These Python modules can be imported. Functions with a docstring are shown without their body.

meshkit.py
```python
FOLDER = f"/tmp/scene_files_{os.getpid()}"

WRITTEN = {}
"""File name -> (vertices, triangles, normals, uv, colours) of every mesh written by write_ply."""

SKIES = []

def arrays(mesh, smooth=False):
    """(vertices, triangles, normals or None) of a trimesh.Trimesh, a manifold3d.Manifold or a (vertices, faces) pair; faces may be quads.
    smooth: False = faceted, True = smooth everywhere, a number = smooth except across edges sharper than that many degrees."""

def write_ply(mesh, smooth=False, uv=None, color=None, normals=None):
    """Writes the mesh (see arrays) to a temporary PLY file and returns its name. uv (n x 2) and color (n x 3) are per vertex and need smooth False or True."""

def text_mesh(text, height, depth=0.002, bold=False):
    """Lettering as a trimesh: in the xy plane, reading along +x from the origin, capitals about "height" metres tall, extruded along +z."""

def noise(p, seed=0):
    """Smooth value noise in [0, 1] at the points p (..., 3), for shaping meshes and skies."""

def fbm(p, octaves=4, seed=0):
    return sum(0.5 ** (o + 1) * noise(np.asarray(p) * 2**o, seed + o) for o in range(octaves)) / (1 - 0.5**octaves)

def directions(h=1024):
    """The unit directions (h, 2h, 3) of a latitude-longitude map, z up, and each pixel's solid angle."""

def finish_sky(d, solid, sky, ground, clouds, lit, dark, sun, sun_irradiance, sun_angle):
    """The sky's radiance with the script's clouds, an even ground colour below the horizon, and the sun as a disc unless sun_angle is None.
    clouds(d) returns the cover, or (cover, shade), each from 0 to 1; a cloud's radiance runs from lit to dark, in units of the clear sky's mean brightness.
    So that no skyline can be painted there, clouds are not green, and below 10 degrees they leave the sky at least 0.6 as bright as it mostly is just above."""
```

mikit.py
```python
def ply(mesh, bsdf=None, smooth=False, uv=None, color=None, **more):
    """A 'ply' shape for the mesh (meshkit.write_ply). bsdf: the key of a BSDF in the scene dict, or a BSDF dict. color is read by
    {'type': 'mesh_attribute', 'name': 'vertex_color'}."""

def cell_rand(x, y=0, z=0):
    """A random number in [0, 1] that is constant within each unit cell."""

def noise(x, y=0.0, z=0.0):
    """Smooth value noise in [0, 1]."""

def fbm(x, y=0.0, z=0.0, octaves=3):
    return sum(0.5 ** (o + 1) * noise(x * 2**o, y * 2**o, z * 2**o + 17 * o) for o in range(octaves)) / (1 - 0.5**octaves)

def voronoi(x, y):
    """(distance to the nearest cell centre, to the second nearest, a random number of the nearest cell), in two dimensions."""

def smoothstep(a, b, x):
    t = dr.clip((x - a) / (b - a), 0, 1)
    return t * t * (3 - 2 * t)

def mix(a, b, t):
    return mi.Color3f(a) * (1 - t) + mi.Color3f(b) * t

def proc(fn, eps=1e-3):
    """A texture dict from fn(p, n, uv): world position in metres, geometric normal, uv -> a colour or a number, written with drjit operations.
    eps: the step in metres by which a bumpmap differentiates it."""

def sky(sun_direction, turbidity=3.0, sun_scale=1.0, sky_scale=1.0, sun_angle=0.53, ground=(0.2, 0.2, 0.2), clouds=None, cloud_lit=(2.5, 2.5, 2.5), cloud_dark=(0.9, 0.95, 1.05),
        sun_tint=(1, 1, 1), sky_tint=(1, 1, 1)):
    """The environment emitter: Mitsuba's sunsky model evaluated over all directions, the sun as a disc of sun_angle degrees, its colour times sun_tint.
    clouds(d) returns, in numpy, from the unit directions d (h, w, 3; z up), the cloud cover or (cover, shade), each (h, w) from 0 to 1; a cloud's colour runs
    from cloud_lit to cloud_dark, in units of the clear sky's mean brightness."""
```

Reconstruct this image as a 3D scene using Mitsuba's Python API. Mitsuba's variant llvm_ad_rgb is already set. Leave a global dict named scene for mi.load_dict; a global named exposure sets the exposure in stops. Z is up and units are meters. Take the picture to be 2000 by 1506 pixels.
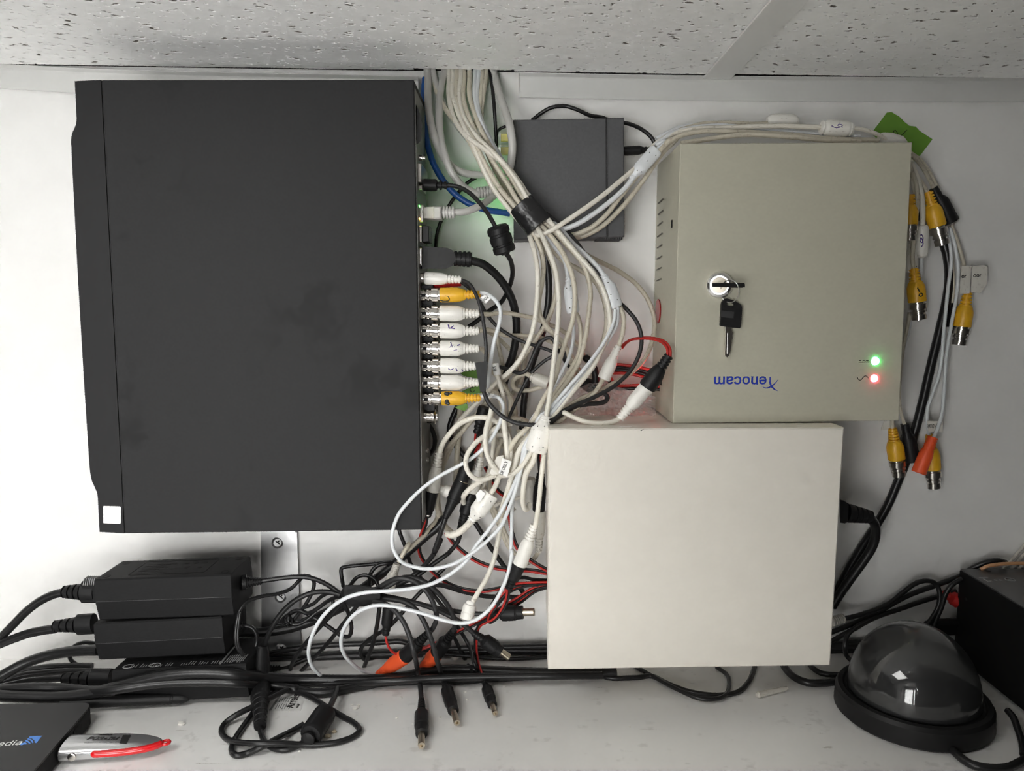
import math, random
import numpy as np, trimesh, mitsuba as mi, drjit as dr
import mikit, meshkit
from mikit import proc, noise, fbm, smoothstep, mix
from shapely.geometry import Polygon, Point
T4 = mi.ScalarTransform4f
rng = np.random.default_rng(7)
random.seed(7)
scene, labels = {}, {}

# ------------------------------------------------------------------ camera, light, exposure
F, CU, CV, DIST, PITCH = 1500.0, 1000.0, 753.0, 0.70, math.radians(6.5)
CAM = np.array([0.0, -DIST, 0.0])
FWD = np.array([0, math.cos(PITCH), -math.sin(PITCH)])
UPV = np.array([0, math.sin(PITCH), math.cos(PITCH)])
scene['camera'] = {'type': 'perspective', 'fov': 2 * math.degrees(math.atan(1000 / F)), 'fov_axis': 'x', 'near_clip': 0.01, 'far_clip': 50.0,
                   'to_world': T4().look_at(origin=CAM.tolist(), target=(CAM + FWD).tolist(), up=UPV.tolist())}
exposure = 0.0
LAMP_LIGHT = (7.6, 7.5, 7.25)          # fluorescent panel in the ceiling
WINDOW_LIGHT = (9.4, 9.4, 9.2)     # daylight in the window of the wall behind the camera, to its left

# ------------------------------------------------------------------ picture-to-room conversion used to lay the room out from measurements
def ray(u, v):
    return FWD + np.array([1.0, 0, 0]) * (u - CU) / F - UPV * (v - CV) / F
def P(u, v, d):                       # point d millimetres in front of the wall
    r = ray(u, v); return CAM + r * ((DIST - d / 1000.0) / r[1])
SHELF_Z, SHELF_S = float(P(1000, 1276, 0)[2]), 0.012
CEIL_Z, CEIL_S = float(P(1000, 147, 0)[2]), -0.014
def shelf_z(x): return SHELF_Z + SHELF_S * x
def ceil_z(x): return CEIL_Z + CEIL_S * x
def S(u, v, h=0.0):                   # point h millimetres above the shelf
    r = ray(u, v); z0 = SHELF_Z + h / 1000.0
    t = (z0 + SHELF_S * CAM[0] - CAM[2]) / (r[2] - SHELF_S * r[0]); return CAM + r * t
def pt(q, d=60):
    u, v = q[0], q[1]; dd = q[2] if len(q) > 2 and q[2] is not None else d
    return S(u, v, dd.imag) if isinstance(dd, complex) else P(u, v, dd)
CROPS = dict(A=(780, 100, 3.7037), B=(780, 460, 3.7037), C=(740, 780, 5), D=(560, 1020, 3.5714), E=(0, 1060, 3.3333), F=(1260, 200, 2.857), G=(1640, 640, 4.1833),
             H=(1520, 960, 2.7583), I=(1050, 740, 6.667), J=(1030, 1220, 9.09), K=(1560, 780, 10), L=(1540, 1180, 8.367), N=(930, 780, 5.38), O=(820, 860, 7.53), Q=(940, 640, 6.846),
             R=(0, 1340, 5.882), U=(440, 1080, 6.023), V=(640, 1080, 5.792), X=(860, 1080, 5.791), Y=(1740, 330, 4.07), Z=(0, 1230, 3.571), W=(1780, 1080, 6.845),
             BB=(790, 130, 4.07), CC=(790, 500, 4.303), DD=(400, 1020, 3.204), EE=(1340, 500, 4.43), PX=(0, 0, 1))
def q(c, *pts):
    x0, y0, s = CROPS[c]
    return [(x0 + p[0] / s, y0 + p[1] / s) + tuple(p[2:]) for p in pts]

# ------------------------------------------------------------------ scene helpers
def numbered(key):
    if key not in labels and not any(k == key or k.startswith(key + '__') for k in scene): return key
    i = 1
    while f'{key}_{i:03d}' in labels or any(k == f'{key}_{i:03d}' or k.startswith(f'{key}_{i:03d}__') for k in scene): i += 1
    return f'{key}_{i:03d}'
def thing(name, label, cat, group=None):
    k = numbered(name); labels[k] = {'label': label, 'category': cat}
    if group: labels[k]['group'] = group
    return k
def part(parent, name, mesh, mat, smooth=30, label=None, **kw):
    k = numbered(parent + '__' + name)
    scene[k] = mikit.ply(mesh, mat, smooth=smooth, **kw)
    if label: labels[k] = {'label': label}
    return k
def struct(name, mesh, mat, label=None, smooth=False, **kw):
    scene[name] = mikit.ply(mesh, mat, smooth=smooth, **kw)
    labels[name] = {'kind': 'structure', 'label': label or name.replace('_', ' ')}
    return name
def single(name, mesh, mat, label, cat, group=None, smooth=30):
    k = thing(name, label, cat, group); scene[k] = mikit.ply(mesh, mat, smooth=smooth); return k
cat_ = trimesh.util.concatenate
def spline(pts, per=10):
    p = np.asarray(pts, float)
    if len(p) == 2: return np.linspace(p[0], p[1], 6)
    e = np.vstack([2 * p[0] - p[1], p, 2 * p[-1] - p[-2]])
    t = np.concatenate([[0], np.cumsum(np.maximum(np.linalg.norm(np.diff(e, axis=0), axis=1), 1e-6) ** 0.5)])
    out = []
    for i in range(1, len(e) - 2):
        n = max(4, min(22, int(np.linalg.norm(e[i + 1] - e[i]) / 0.0022)))
        s = np.linspace(t[i], t[i + 1], n, endpoint=False)[:, None]
        a1 = (t[i] - s) / (t[i] - t[i - 1]) * e[i - 1] + (s - t[i - 1]) / (t[i] - t[i - 1]) * e[i]
        a2 = (t[i + 1] - s) / (t[i + 1] - t[i]) * e[i] + (s - t[i]) / (t[i + 1] - t[i]) * e[i + 1]
        a3 = (t[i + 2] - s) / (t[i + 2] - t[i + 1]) * e[i + 1] + (s - t[i + 1]) / (t[i + 2] - t[i + 1]) * e[i + 2]
        b1 = (t[i + 1] - s) / (t[i + 1] - t[i - 1]) * a1 + (s - t[i - 1]) / (t[i + 1] - t[i - 1]) * a2
        b2 = (t[i + 2] - s) / (t[i + 2] - t[i]) * a2 + (s - t[i]) / (t[i + 2] - t[i]) * a3
        out.append((t[i + 1] - s) / (t[i + 1] - t[i]) * b1 + (s - t[i]) / (t[i + 1] - t[i]) * b2)
    out.append(p[-1:]); return np.vstack(out)
def frames(p):
    t = np.gradient(p, axis=0); t /= np.linalg.norm(t, axis=1, keepdims=True) + 1e-12
    a = np.cross(t[0], [0.0, -1, 0]); 
    if np.linalg.norm(a) < 1e-3: a = np.cross(t[0], [1.0, 0, 0])
    a /= np.linalg.norm(a); A = [a]
    for i in range(1, len(p)):
        a = A[-1] - t[i] * (A[-1] @ t[i]); A.append(a / (np.linalg.norm(a) + 1e-12))
    A = np.array(A); return t, A, np.cross(t, A)
def tube(p, r, sides=12, squash=1.0, off=(0, 0)):
    p = np.asarray(p, float); t, A, B = frames(p)
    p = p + A * off[0] + B * off[1]
    r = np.broadcast_to(np.asarray(r, float), (len(p),)); ang = np.arange(sides) * 2 * np.pi / sides
    v = p[:, None] + r[:, None, None] * (np.cos(ang)[None, :, None] * A[:, None] + squash * np.sin(ang)[None, :, None] * B[:, None])
    i, j = np.meshgrid(np.arange(len(p) - 1), np.arange(sides), indexing='ij')
    f = np.stack([i * sides + j, i * sides + (j + 1) % sides, (i + 1) * sides + (j + 1) % sides, (i + 1) * sides + j], -1).reshape(-1, 4)
    f = np.vstack([f[:, [0, 1, 2]], f[:, [0, 2, 3]]]); n = len(p) * sides
    v = np.vstack([v.reshape(-1, 3), p[0], p[-1]]); k = np.arange(sides); k2 = (k + 1) % sides; L = (len(p) - 1) * sides
    f = np.vstack([f, np.stack([k2, k, np.full(sides, n)], 1), np.stack([L + k, L + k2, np.full(sides, n + 1)], 1)])
    m = trimesh.Trimesh(v, f, process=False)
    return m
def cable(parent, pts, r, mat, d=60, name='cable', squash=1.0, label=None, sides=12):
    return part(parent, name, tube(spline([pt(x, d) for x in pts]), r / 1000, sides, squash), mat, smooth=50, label=label)
def pair(parent, pts, r=0.9, d=60, a='cable_red', b='cable_black', flip=1):
    p = spline([pt(x, d) for x in pts])
    part(parent, 'red_wire', tube(p, r / 1000, 9, off=(flip * r / 1000, 0)), a, smooth=50)
    part(parent, 'black_wire', tube(p, r / 1000, 9, off=(-flip * r / 1000, 0)), b, smooth=50)
def lathe(A, B, prof, sides=24, squash=1.0):
    """prof: (fraction of AB, radius in mm)"""
    A, B = np.asarray(A), np.asarray(B)
    p = np.array([A + (B - A) * t for t, _ in prof]); r = np.array([x for _, x in prof]) / 1000
    ax = (B - A) / np.linalg.norm(B - A); a = np.cross(ax, [0.0, -1, 0])
    if np.linalg.norm(a) < 1e-3: a = np.cross(ax, [1.0, 0, 0])
    a /= np.linalg.norm(a); b = np.cross(ax, a); ang = np.arange(sides) * 2 * np.pi / sides
    v = p[:, None] + r[:, None, None] * (np.cos(ang)[None, :, None] * a + squash * np.sin(ang)[None, :, None] * b)
    i, j = np.meshgrid(np.arange(len(p) - 1), np.arange(sides), indexing='ij')
    f = np.stack([i * sides + j, i * sides + (j + 1) % sides, (i + 1) * sides + (j + 1) % sides, (i + 1) * sides + j], -1).reshape(-1, 4)
    f = np.vstack([f[:, [0, 1, 2]], f[:, [0, 2, 3]]]); n = len(p) * sides
    v = np.vstack([v.reshape(-1, 3), p[0], p[-1]]); k = np.arange(sides); k2 = (k + 1) % sides; L = (len(p) - 1) * sides
    f = np.vstack([f, np.stack([k2, k, np.full(sides, n)], 1), np.stack([L + k, L + k2, np.full(sides, n + 1)], 1)])
    return trimesh.Trimesh(v, f, process=False)
def hull(pts): return trimesh.convex.convex_hull(np.asarray(pts, float))
def basis(o, ex, ez):
    ex = np.asarray(ex, float); ez = np.asarray(ez, float); ez /= np.linalg.norm(ez)
    ex = ex - ez * (ex @ ez); ex /= np.linalg.norm(ex); ey = np.cross(ez, ex)
    M = np.eye(4); M[:3, 0], M[:3, 1], M[:3, 2], M[:3, 3] = ex, ey, ez, o; return M
def cbox(sx, sy, sz, c=0.001, M=None):
    """chamfered box centred at the origin"""
    h = np.array([sx, sy, sz]) / 2; pts = []
    for s in np.ndindex(2, 2, 2):
        s = np.array(s) * 2 - 1
        for k in range(3):
            e = h - c; e[k] = h[k]; pts.append(s * e)
    m = hull(pts)
    if M is not None: m.apply_transform(M)
    return m
def slab(corners, d0, d1, c=0.6, d0s=None):
    """box whose front outline is the quad of picture corners (tl, tr, br, bl) at depth d0 mm, running back to d1 mm"""
    pf = [P(u, v, d0) for u, v in corners]; cen = np.mean(pf, axis=0); pts = []
    for p in pf:
        n = p - cen; inn = p - np.array([np.sign(n[0]), 0, np.sign(n[2])]) * c / 1000
        pts += [inn, p + [0, c / 1000, 0], p * [1, 0, 1] + [0, -d1 / 1000, 0]]
    return hull(pts)
def prism(outline, y0, y1):
    """picture-plane outline given as (x, z) metres, from y0 to y1"""
    m = trimesh.creation.extrude_polygon(Polygon(outline), abs(y1 - y0), engine='earcut')
    M = np.eye(4); M[:3, 0] = [1, 0, 0]; M[:3, 1] = [0, 0, 1]; M[:3, 2] = [0, -1, 0]; M[1, 3] = max(y0, y1)
    m.apply_transform(M); return m
def text(parent, s, o, ex, ez, h, mat, depth=0.0002, bold=False, name='lettering', fit=None, slant=0.0):
    m = meshkit.text_mesh(s, h, depth, bold)
    if fit: m.apply_scale([fit / (m.bounds[1][0] - m.bounds[0][0]), 1, 1])
    if slant: m.vertices[:, 0] += slant * m.vertices[:, 1]
    m.apply_transform(basis(o, ex, ez)); return part(parent, name, m, mat, smooth=False)
def plate(pts, mat_normal, th=0.0003):
    """thin sheet through coplanar 3-D points"""
    pts = np.asarray(pts, float); n = np.asarray(mat_normal, float) / np.linalg.norm(mat_normal)
    return hull(np.vstack([pts, pts + n * th]))
def ridges(t0, t1, r0, r1, n, depth=0.35):
    out = []; w = (t1 - t0) / n
    for i in range(n):
        a = t0 + i * w; ra = r0 + (r1 - r0) * i / n; rb = r0 + (r1 - r0) * (i + 0.7) / n
        out += [(a, ra), (a + 0.62 * w, rb), (a + 0.64 * w, rb * (1 - depth)), (a + 0.98 * w, rb * (1 - depth))]
    return out + [(t1, r1)]
def conn(parent, A, B, segs, sides=24):
    """segs: (part name, material, profile)"""
    return [part(parent, n, lathe(A, B, pr, sides), m, smooth=40) for n, m, pr in segs]

# ------------------------------------------------------------------ materials
def rgb(r, g, b): return {'type': 'rgb', 'value': [r, g, b]}
def hexc(h):
    c = [int(h[i:i + 2], 16) / 255 for i in (0, 2, 4)]; return [x / 12.92 if x <= 0.04045 else ((x + 0.055) / 1.055) ** 2.4 for x in c]
def mat(key, col, rough=0.5, metal=0.0, spec=0.5, bump=None, scale=1.0, **kw):
    b = {'type': 'principled', 'base_color': proc(col) if callable(col) else rgb(*(hexc(col) if isinstance(col, str) else col)), 'roughness': rough, 'metallic': metal, 'specular': spec, **kw}
    if bump is not None: b = {'type': 'bumpmap', 'arbitrary': proc(bump, eps=3e-4), 'scale': scale, 'bsdf': b}
    scene[key] = {'type': 'twosided', 'bsdf': b}; return key
def n3(p, s, o=3): return fbm(p.x * s, p.y * s, p.z * s, o)
mat('wall_paint', lambda p, n, uv: mix((0.72, 0.715, 0.70), (0.77, 0.765, 0.75), n3(p, 30)), 0.55, bump=lambda p, n, uv: 0.0006 * fbm(p.x * 230, p.y * 230, p.z * 230, 3), scale=1.0)
mat('ceiling_fibre', lambda p, n, uv: mix(mix((0.76, 0.76, 0.75), (0.83, 0.83, 0.82), n3(p, 160)), (0.13, 0.115, 0.10), smoothstep(0.0005, 0.0012, p.z - (CEIL_Z + CEIL_S * p.x)) * smoothstep(0.012, 0.006, p.z - (CEIL_Z + CEIL_S * p.x))), 0.85)   # pits coloured darker with depth, standing in for the shade inside them
mat('trim_paint', (0.74, 0.74, 0.73), 0.35)
mat('trim_grey', (0.60, 0.60, 0.585), 0.35)
mat('floor_vinyl', (0.16, 0.15, 0.135), 0.5)
mat('room_paint', (0.14, 0.135, 0.13), 0.7)
def shelf_col(p, n, uv):
    base = mix((0.76, 0.755, 0.74), (0.82, 0.815, 0.80), n3(p, 25))
    dirt = smoothstep(0.62, 0.78, fbm(p.x * 110, p.y * 110, p.z * 8, 4)); scr = smoothstep(0.965, 0.99, noise(p.x * 30 + p.y * 500, p.y * 60 - p.x * 40))
    return mix(mix(base, (0.42, 0.41, 0.39), dirt * 0.3), (0.4, 0.38, 0.34), scr * 0.6)
mat('shelf_paint', shelf_col, 0.45, bump=lambda p, n, uv: 0.0004 * fbm(p.x * 120, p.y * 120, p.z * 120, 3))
def dvr_col(p, n, uv):
    sm = smoothstep(0.56, 0.70, fbm(p.x * 24 + 3 + 0.6 * fbm(p.z * 60, p.x * 60, 1.5, 2), p.z * 21 + 9 + 0.6 * fbm(p.x * 60, p.z * 60, 4.5, 2), 0.5, 4)) * smoothstep(0.40, 0.62, noise(p.x * 9 + 4, p.z * 9)) * 0.8
    return mix(mix((0.019, 0.019, 0.020), (0.023, 0.023, 0.024), noise(p.x * 900, p.z * 900, p.y * 900)), (0.013, 0.013, 0.0135), sm)
mat('dvr_paint', dvr_col, 0.6, spec=0.14)
mat('bezel_plastic', (0.017, 0.017, 0.018), 0.5, spec=.14)
mat('seam_black', (0.006, 0.006, 0.006), 0.6)
mat('switch_paint', lambda p, n, uv: mix((0.056, 0.057, 0.061), (0.070, 0.071, 0.075), noise(p.x * 800, p.z * 800, p.y * 800)), 0.6)
mat('sage_paint', lambda p, n, uv: mix((0.40, 0.385, 0.31), (0.43, 0.415, 0.335), n3(p, 500, 2)), 0.5, bump=lambda p, n, uv: 0.00012 * noise(p.x * 900, p.y * 900, p.z * 900))
mat('cream_paint', lambda p, n, uv: mix((0.67, 0.635, 0.57), (0.70, 0.665, 0.60), n3(p, 90, 2)), 0.38, bump=lambda p, n, uv: 0.00035 * fbm(p.x * 800, p.y * 800, p.z * 800, 2))
def dirty(a, b, dens=0.60):
    return lambda p, n, uv: mix(mix(a, b, n3(p, 60, 2)), (0.24, 0.20, 0.15), 0.5 * smoothstep(dens + .04, dens + 0.20, fbm(p.x * 700, p.y * 700, p.z * 420, 3)))
mat('cable_white', dirty((0.72, 0.69, 0.62), (0.62, 0.585, 0.51)), 0.42)
mat('cable_cream', dirty((0.56, 0.52, 0.43), (0.47, 0.43, 0.35), 0.56), 0.45)
mat('cable_clean', (0.64, 0.66, 0.68), 0.38)
mat('cable_grey', (0.47, 0.46, 0.44), 0.4)
mat('cable_blue', (0.012, 0.07, 0.27), 0.4)
mat('cable_black', (0.009, 0.009, 0.0095), 0.34, spec=0.4)
mat('cable_matte_black', (0.016, 0.016, 0.017), 0.5)
mat('cable_red', (0.40, 0.018, 0.014), 0.4)
mat('plastic_black', (0.009, 0.009, 0.0095), 0.45, spec=0.22)
mat('brick_plastic', lambda p, n, uv: mix((0.008, 0.008, 0.0085), (0.011, 0.011, 0.0115), noise(p.x * 900, p.y * 900, p.z * 900)), 0.6, spec=0.14)
mat('case_black', (0.004, 0.004, 0.0042), 0.7, spec=0.15)
mat('case_top', (0.03, 0.03, 0.031), 0.35)
mat('plug_white', dirty((0.78, 0.765, 0.72), (0.70, 0.685, 0.64), 0.66), 0.4)
mat('plug_grey', dirty((0.52, 0.50, 0.45), (0.46, 0.44, 0.40), 0.62), 0.45)
mat('plug_yellow', lambda p, n, uv: mix((0.74, 0.41, 0.018), (0.64, 0.34, 0.016), n3(p, 140, 2)), 0.4)
mat('plug_orange', (0.70, 0.085, 0.022), 0.45)
mat('plug_red', (0.42, 0.012, 0.010), 0.45)
mat('nickel', (0.68, 0.65, 0.61), 0.17, metal=1.0)
mat('lock_core', (0.50, 0.46, 0.39), 0.45, metal=1.0)
mat('chrome', (0.75, 0.75, 0.75), 0.12, metal=1.0)
mat('brass_tip', (0.60, 0.53, 0.42), 0.25, metal=1.0)
mat('zinc_steel', lambda p, n, uv: mix((0.44, 0.44, 0.45), (0.60, 0.60, 0.60), fbm(p.x * 12, 0.0, p.z * 60, 3)), 0.3, metal=1.0)
mat('panel_steel', (0.22, 0.22, 0.21), 0.5, metal=1.0)
mat('ink_black', (0.01, 0.01, 0.01), 0.5)
mat('ink_blue', (0.018, 0.035, 0.30), 0.45)
mat('ink_purple', (0.06, 0.03, 0.20), 0.6)
mat('ink_white', (0.72, 0.72, 0.72), 0.5)
mat('ink_grey', (0.20, 0.20, 0.20), 0.5)
mat('ink_sky', (0.06, 0.22, 0.62), 0.4)
mat('paper_white', (0.80, 0.80, 0.78), 0.5)
mat('tag_white', dirty((0.66, 0.64, 0.59), (0.58, 0.56, 0.51), 0.62), 0.5)
mat('tape_black', (0.013, 0.013, 0.014), 0.30, bump=lambda p, n, uv: 0.0015 * fbm(p.x * 140, p.y * 140, p.z * 140, 3))
mat('tape_green', (0.12, 0.27, 0.03), 0.6)
mat('silver_paint', (0.60, 0.60, 0.61), 0.24, metal=0.85)
mat('red_clear', (0.62, 0.01, 0.015), 0.15, spec=0.7)
mat('red_window', (0.26, 0.006, 0.008), 0.2)
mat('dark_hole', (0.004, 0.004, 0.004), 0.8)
mat('tan_wire', (0.50, 0.26, 0.13), 0.4)
mat('crumb_white', (0.74, 0.73, 0.69), 0.8)
mat('gloss_black', (0.008, 0.008, 0.009), 0.08, spec=0.7)
mat('plastic_matte', (0.022, 0.022, 0.023), 0.6)
mat('sticker_white', (0.66, 0.655, 0.64), 0.4)
scene['tape_yellow_clear'] = {'type': 'twosided', 'bsdf': {'type': 'principled', 'base_color': rgb(0.55, 0.50, 0.12), 'roughness': 0.3}}
mat('slot_grey', (0.10, 0.095, 0.08), 0.7)
mat('dust_brown', (0.42, 0.36, 0.26), 0.8)
scene['clear_plastic'] = {'type': 'thindielectric', 'int_ior': 1.5}
scene['dome_clear'] = {'type': 'blendbsdf', 'weight': 0.12, 'a': {'type': 'thindielectric', 'int_ior': 1.7, 'specular_transmittance': rgb(0.52, 0.53, 0.53)}, 'b': {'type': 'twosided', 'bsdf': {'type': 'roughplastic', 'diffuse_reflectance': rgb(.16, .165, .17), 'alpha': 0.2}}}
scene['bag_clear'] = {'type': 'blendbsdf', 'weight': 0.16, 'a': {'type': 'thindielectric', 'int_ior': 1.6, 'specular_transmittance': rgb(.97, .95, .95)}, 'b': {'type': 'twosided', 'bsdf': {'type': 'diffuse', 'reflectance': rgb(.8, .76, .75)}}}
def led(key, col, power): scene[key] = {'type': 'diffuse', 'reflectance': rgb(0.3, 0.3, 0.3)}
def emit(parent, name, mesh, col, label=None):
    k = part(parent, name, mesh, 'lens_white', smooth=True, label=label); scene[k]['emitter'] = {'type': 'area', 'radiance': rgb(*col)}; return k
mat('lens_white', (0.7, 0.7, 0.7), 0.4)

# ------------------------------------------------------------------ room
XL, XR, YB, ZF = -1.30, 1.35, -0.86, -1.75
def box(x0, x1, y0, y1, z0, z1):
    m = trimesh.creation.box([x1 - x0, y1 - y0, z1 - z0]); m.apply_translation([(x0 + x1) / 2, (y0 + y1) / 2, (z0 + z1) / 2]); return m
ZT = CEIL_Z + 0.06
struct('wall_front', box(XL - 0.1, XR + 0.1, 0, 0.1, ZF, ZT + 0.15), 'wall_paint', 'white painted wall behind the recorder and the boxes')
struct('wall_left', box(XL - 0.1, XL, YB, 0, ZF, ZT), 'room_paint')
struct('wall_right', box(XR, XR + 0.1, YB, 0, ZF, ZT), 'room_paint')
struct('floor', box(XL, XR, YB, 0, ZF - 0.05, ZF), 'floor_vinyl')
OX0, OX1, OZ0, OZ1 = -0.72, -0.02, ZF + .02, 0.12          # unseen opening added before the recessed pane to darken the right side
struct('wall_back', cat_([box(XL - .1, OX0, YB - 0.06, YB, ZF, ZT), box(OX1, XR + .1, YB - 0.06, YB, ZF, ZT), box(OX0, OX1, YB - 0.06, YB, OZ1, ZT)]), 'room_paint')
WX0, WX1, WZ0, WZ1, WY = -0.86, 0.14, -0.62, 0.16, -1.42
struct('wall_added_passage', cat_([box(WX0 - .08, WX0, WY, YB, ZF, ZT), box(WX1, WX1 + .08, WY, YB, ZF, ZT), box(WX0, WX1, WY - .06, WY, ZF, WZ0), box(WX0, WX1, WY - .06, WY, WZ1, ZT), box(WX0, WX1, WY, YB, ZF - .02, ZF), box(WX0, WX1, WY, YB, ZT - .02, ZT)]), 'room_paint')  # passage walls added out of view to cut pane light towards the right
fr = [box(WX0, WX0 + 0.04, WY - .06, WY + .01, WZ0, WZ1), box(WX1 - 0.04, WX1, WY - .06, WY + .01, WZ0, WZ1), box(WX0, WX1, WY - .06, WY + .01, WZ0, WZ0 + 0.04),
      box(WX0, WX1, WY - .06, WY + .01, WZ1 - 0.04, WZ1), box((WX0 + WX1) / 2 - 0.02, (WX0 + WX1) / 2 + 0.02, WY - .055, WY + .005, WZ0, WZ1)]
struct('window_1', cat_(fr), 'trim_paint', 'white window frame behind the camera')
def rect(o, a, b):
    o, a, b = map(np.asarray, (o, a, b)); return trimesh.Trimesh([o, o + a, o + a + b, o + b], [[0, 1, 2], [0, 2, 3]], process=False)
scene['window_1__pane'] = mikit.ply(rect([WX0, WY - .05, WZ0], [0, 0, WZ1 - WZ0], [WX1 - WX0, 0, 0]), 'lens_white', emitter={'type': 'area', 'radiance': rgb(*WINDOW_LIGHT)})
# shelf board
sx = np.array([XL, XR]); sv = []
for x in sx:
    for y in (0.0, -0.46):
        for dz in (0.0, -0.02): sv.append([x, y, shelf_z(x) + dz])
struct('shelf', hull(sv), 'shelf_paint', 'white painted shelf board with scuffs, below the boxes')
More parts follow.
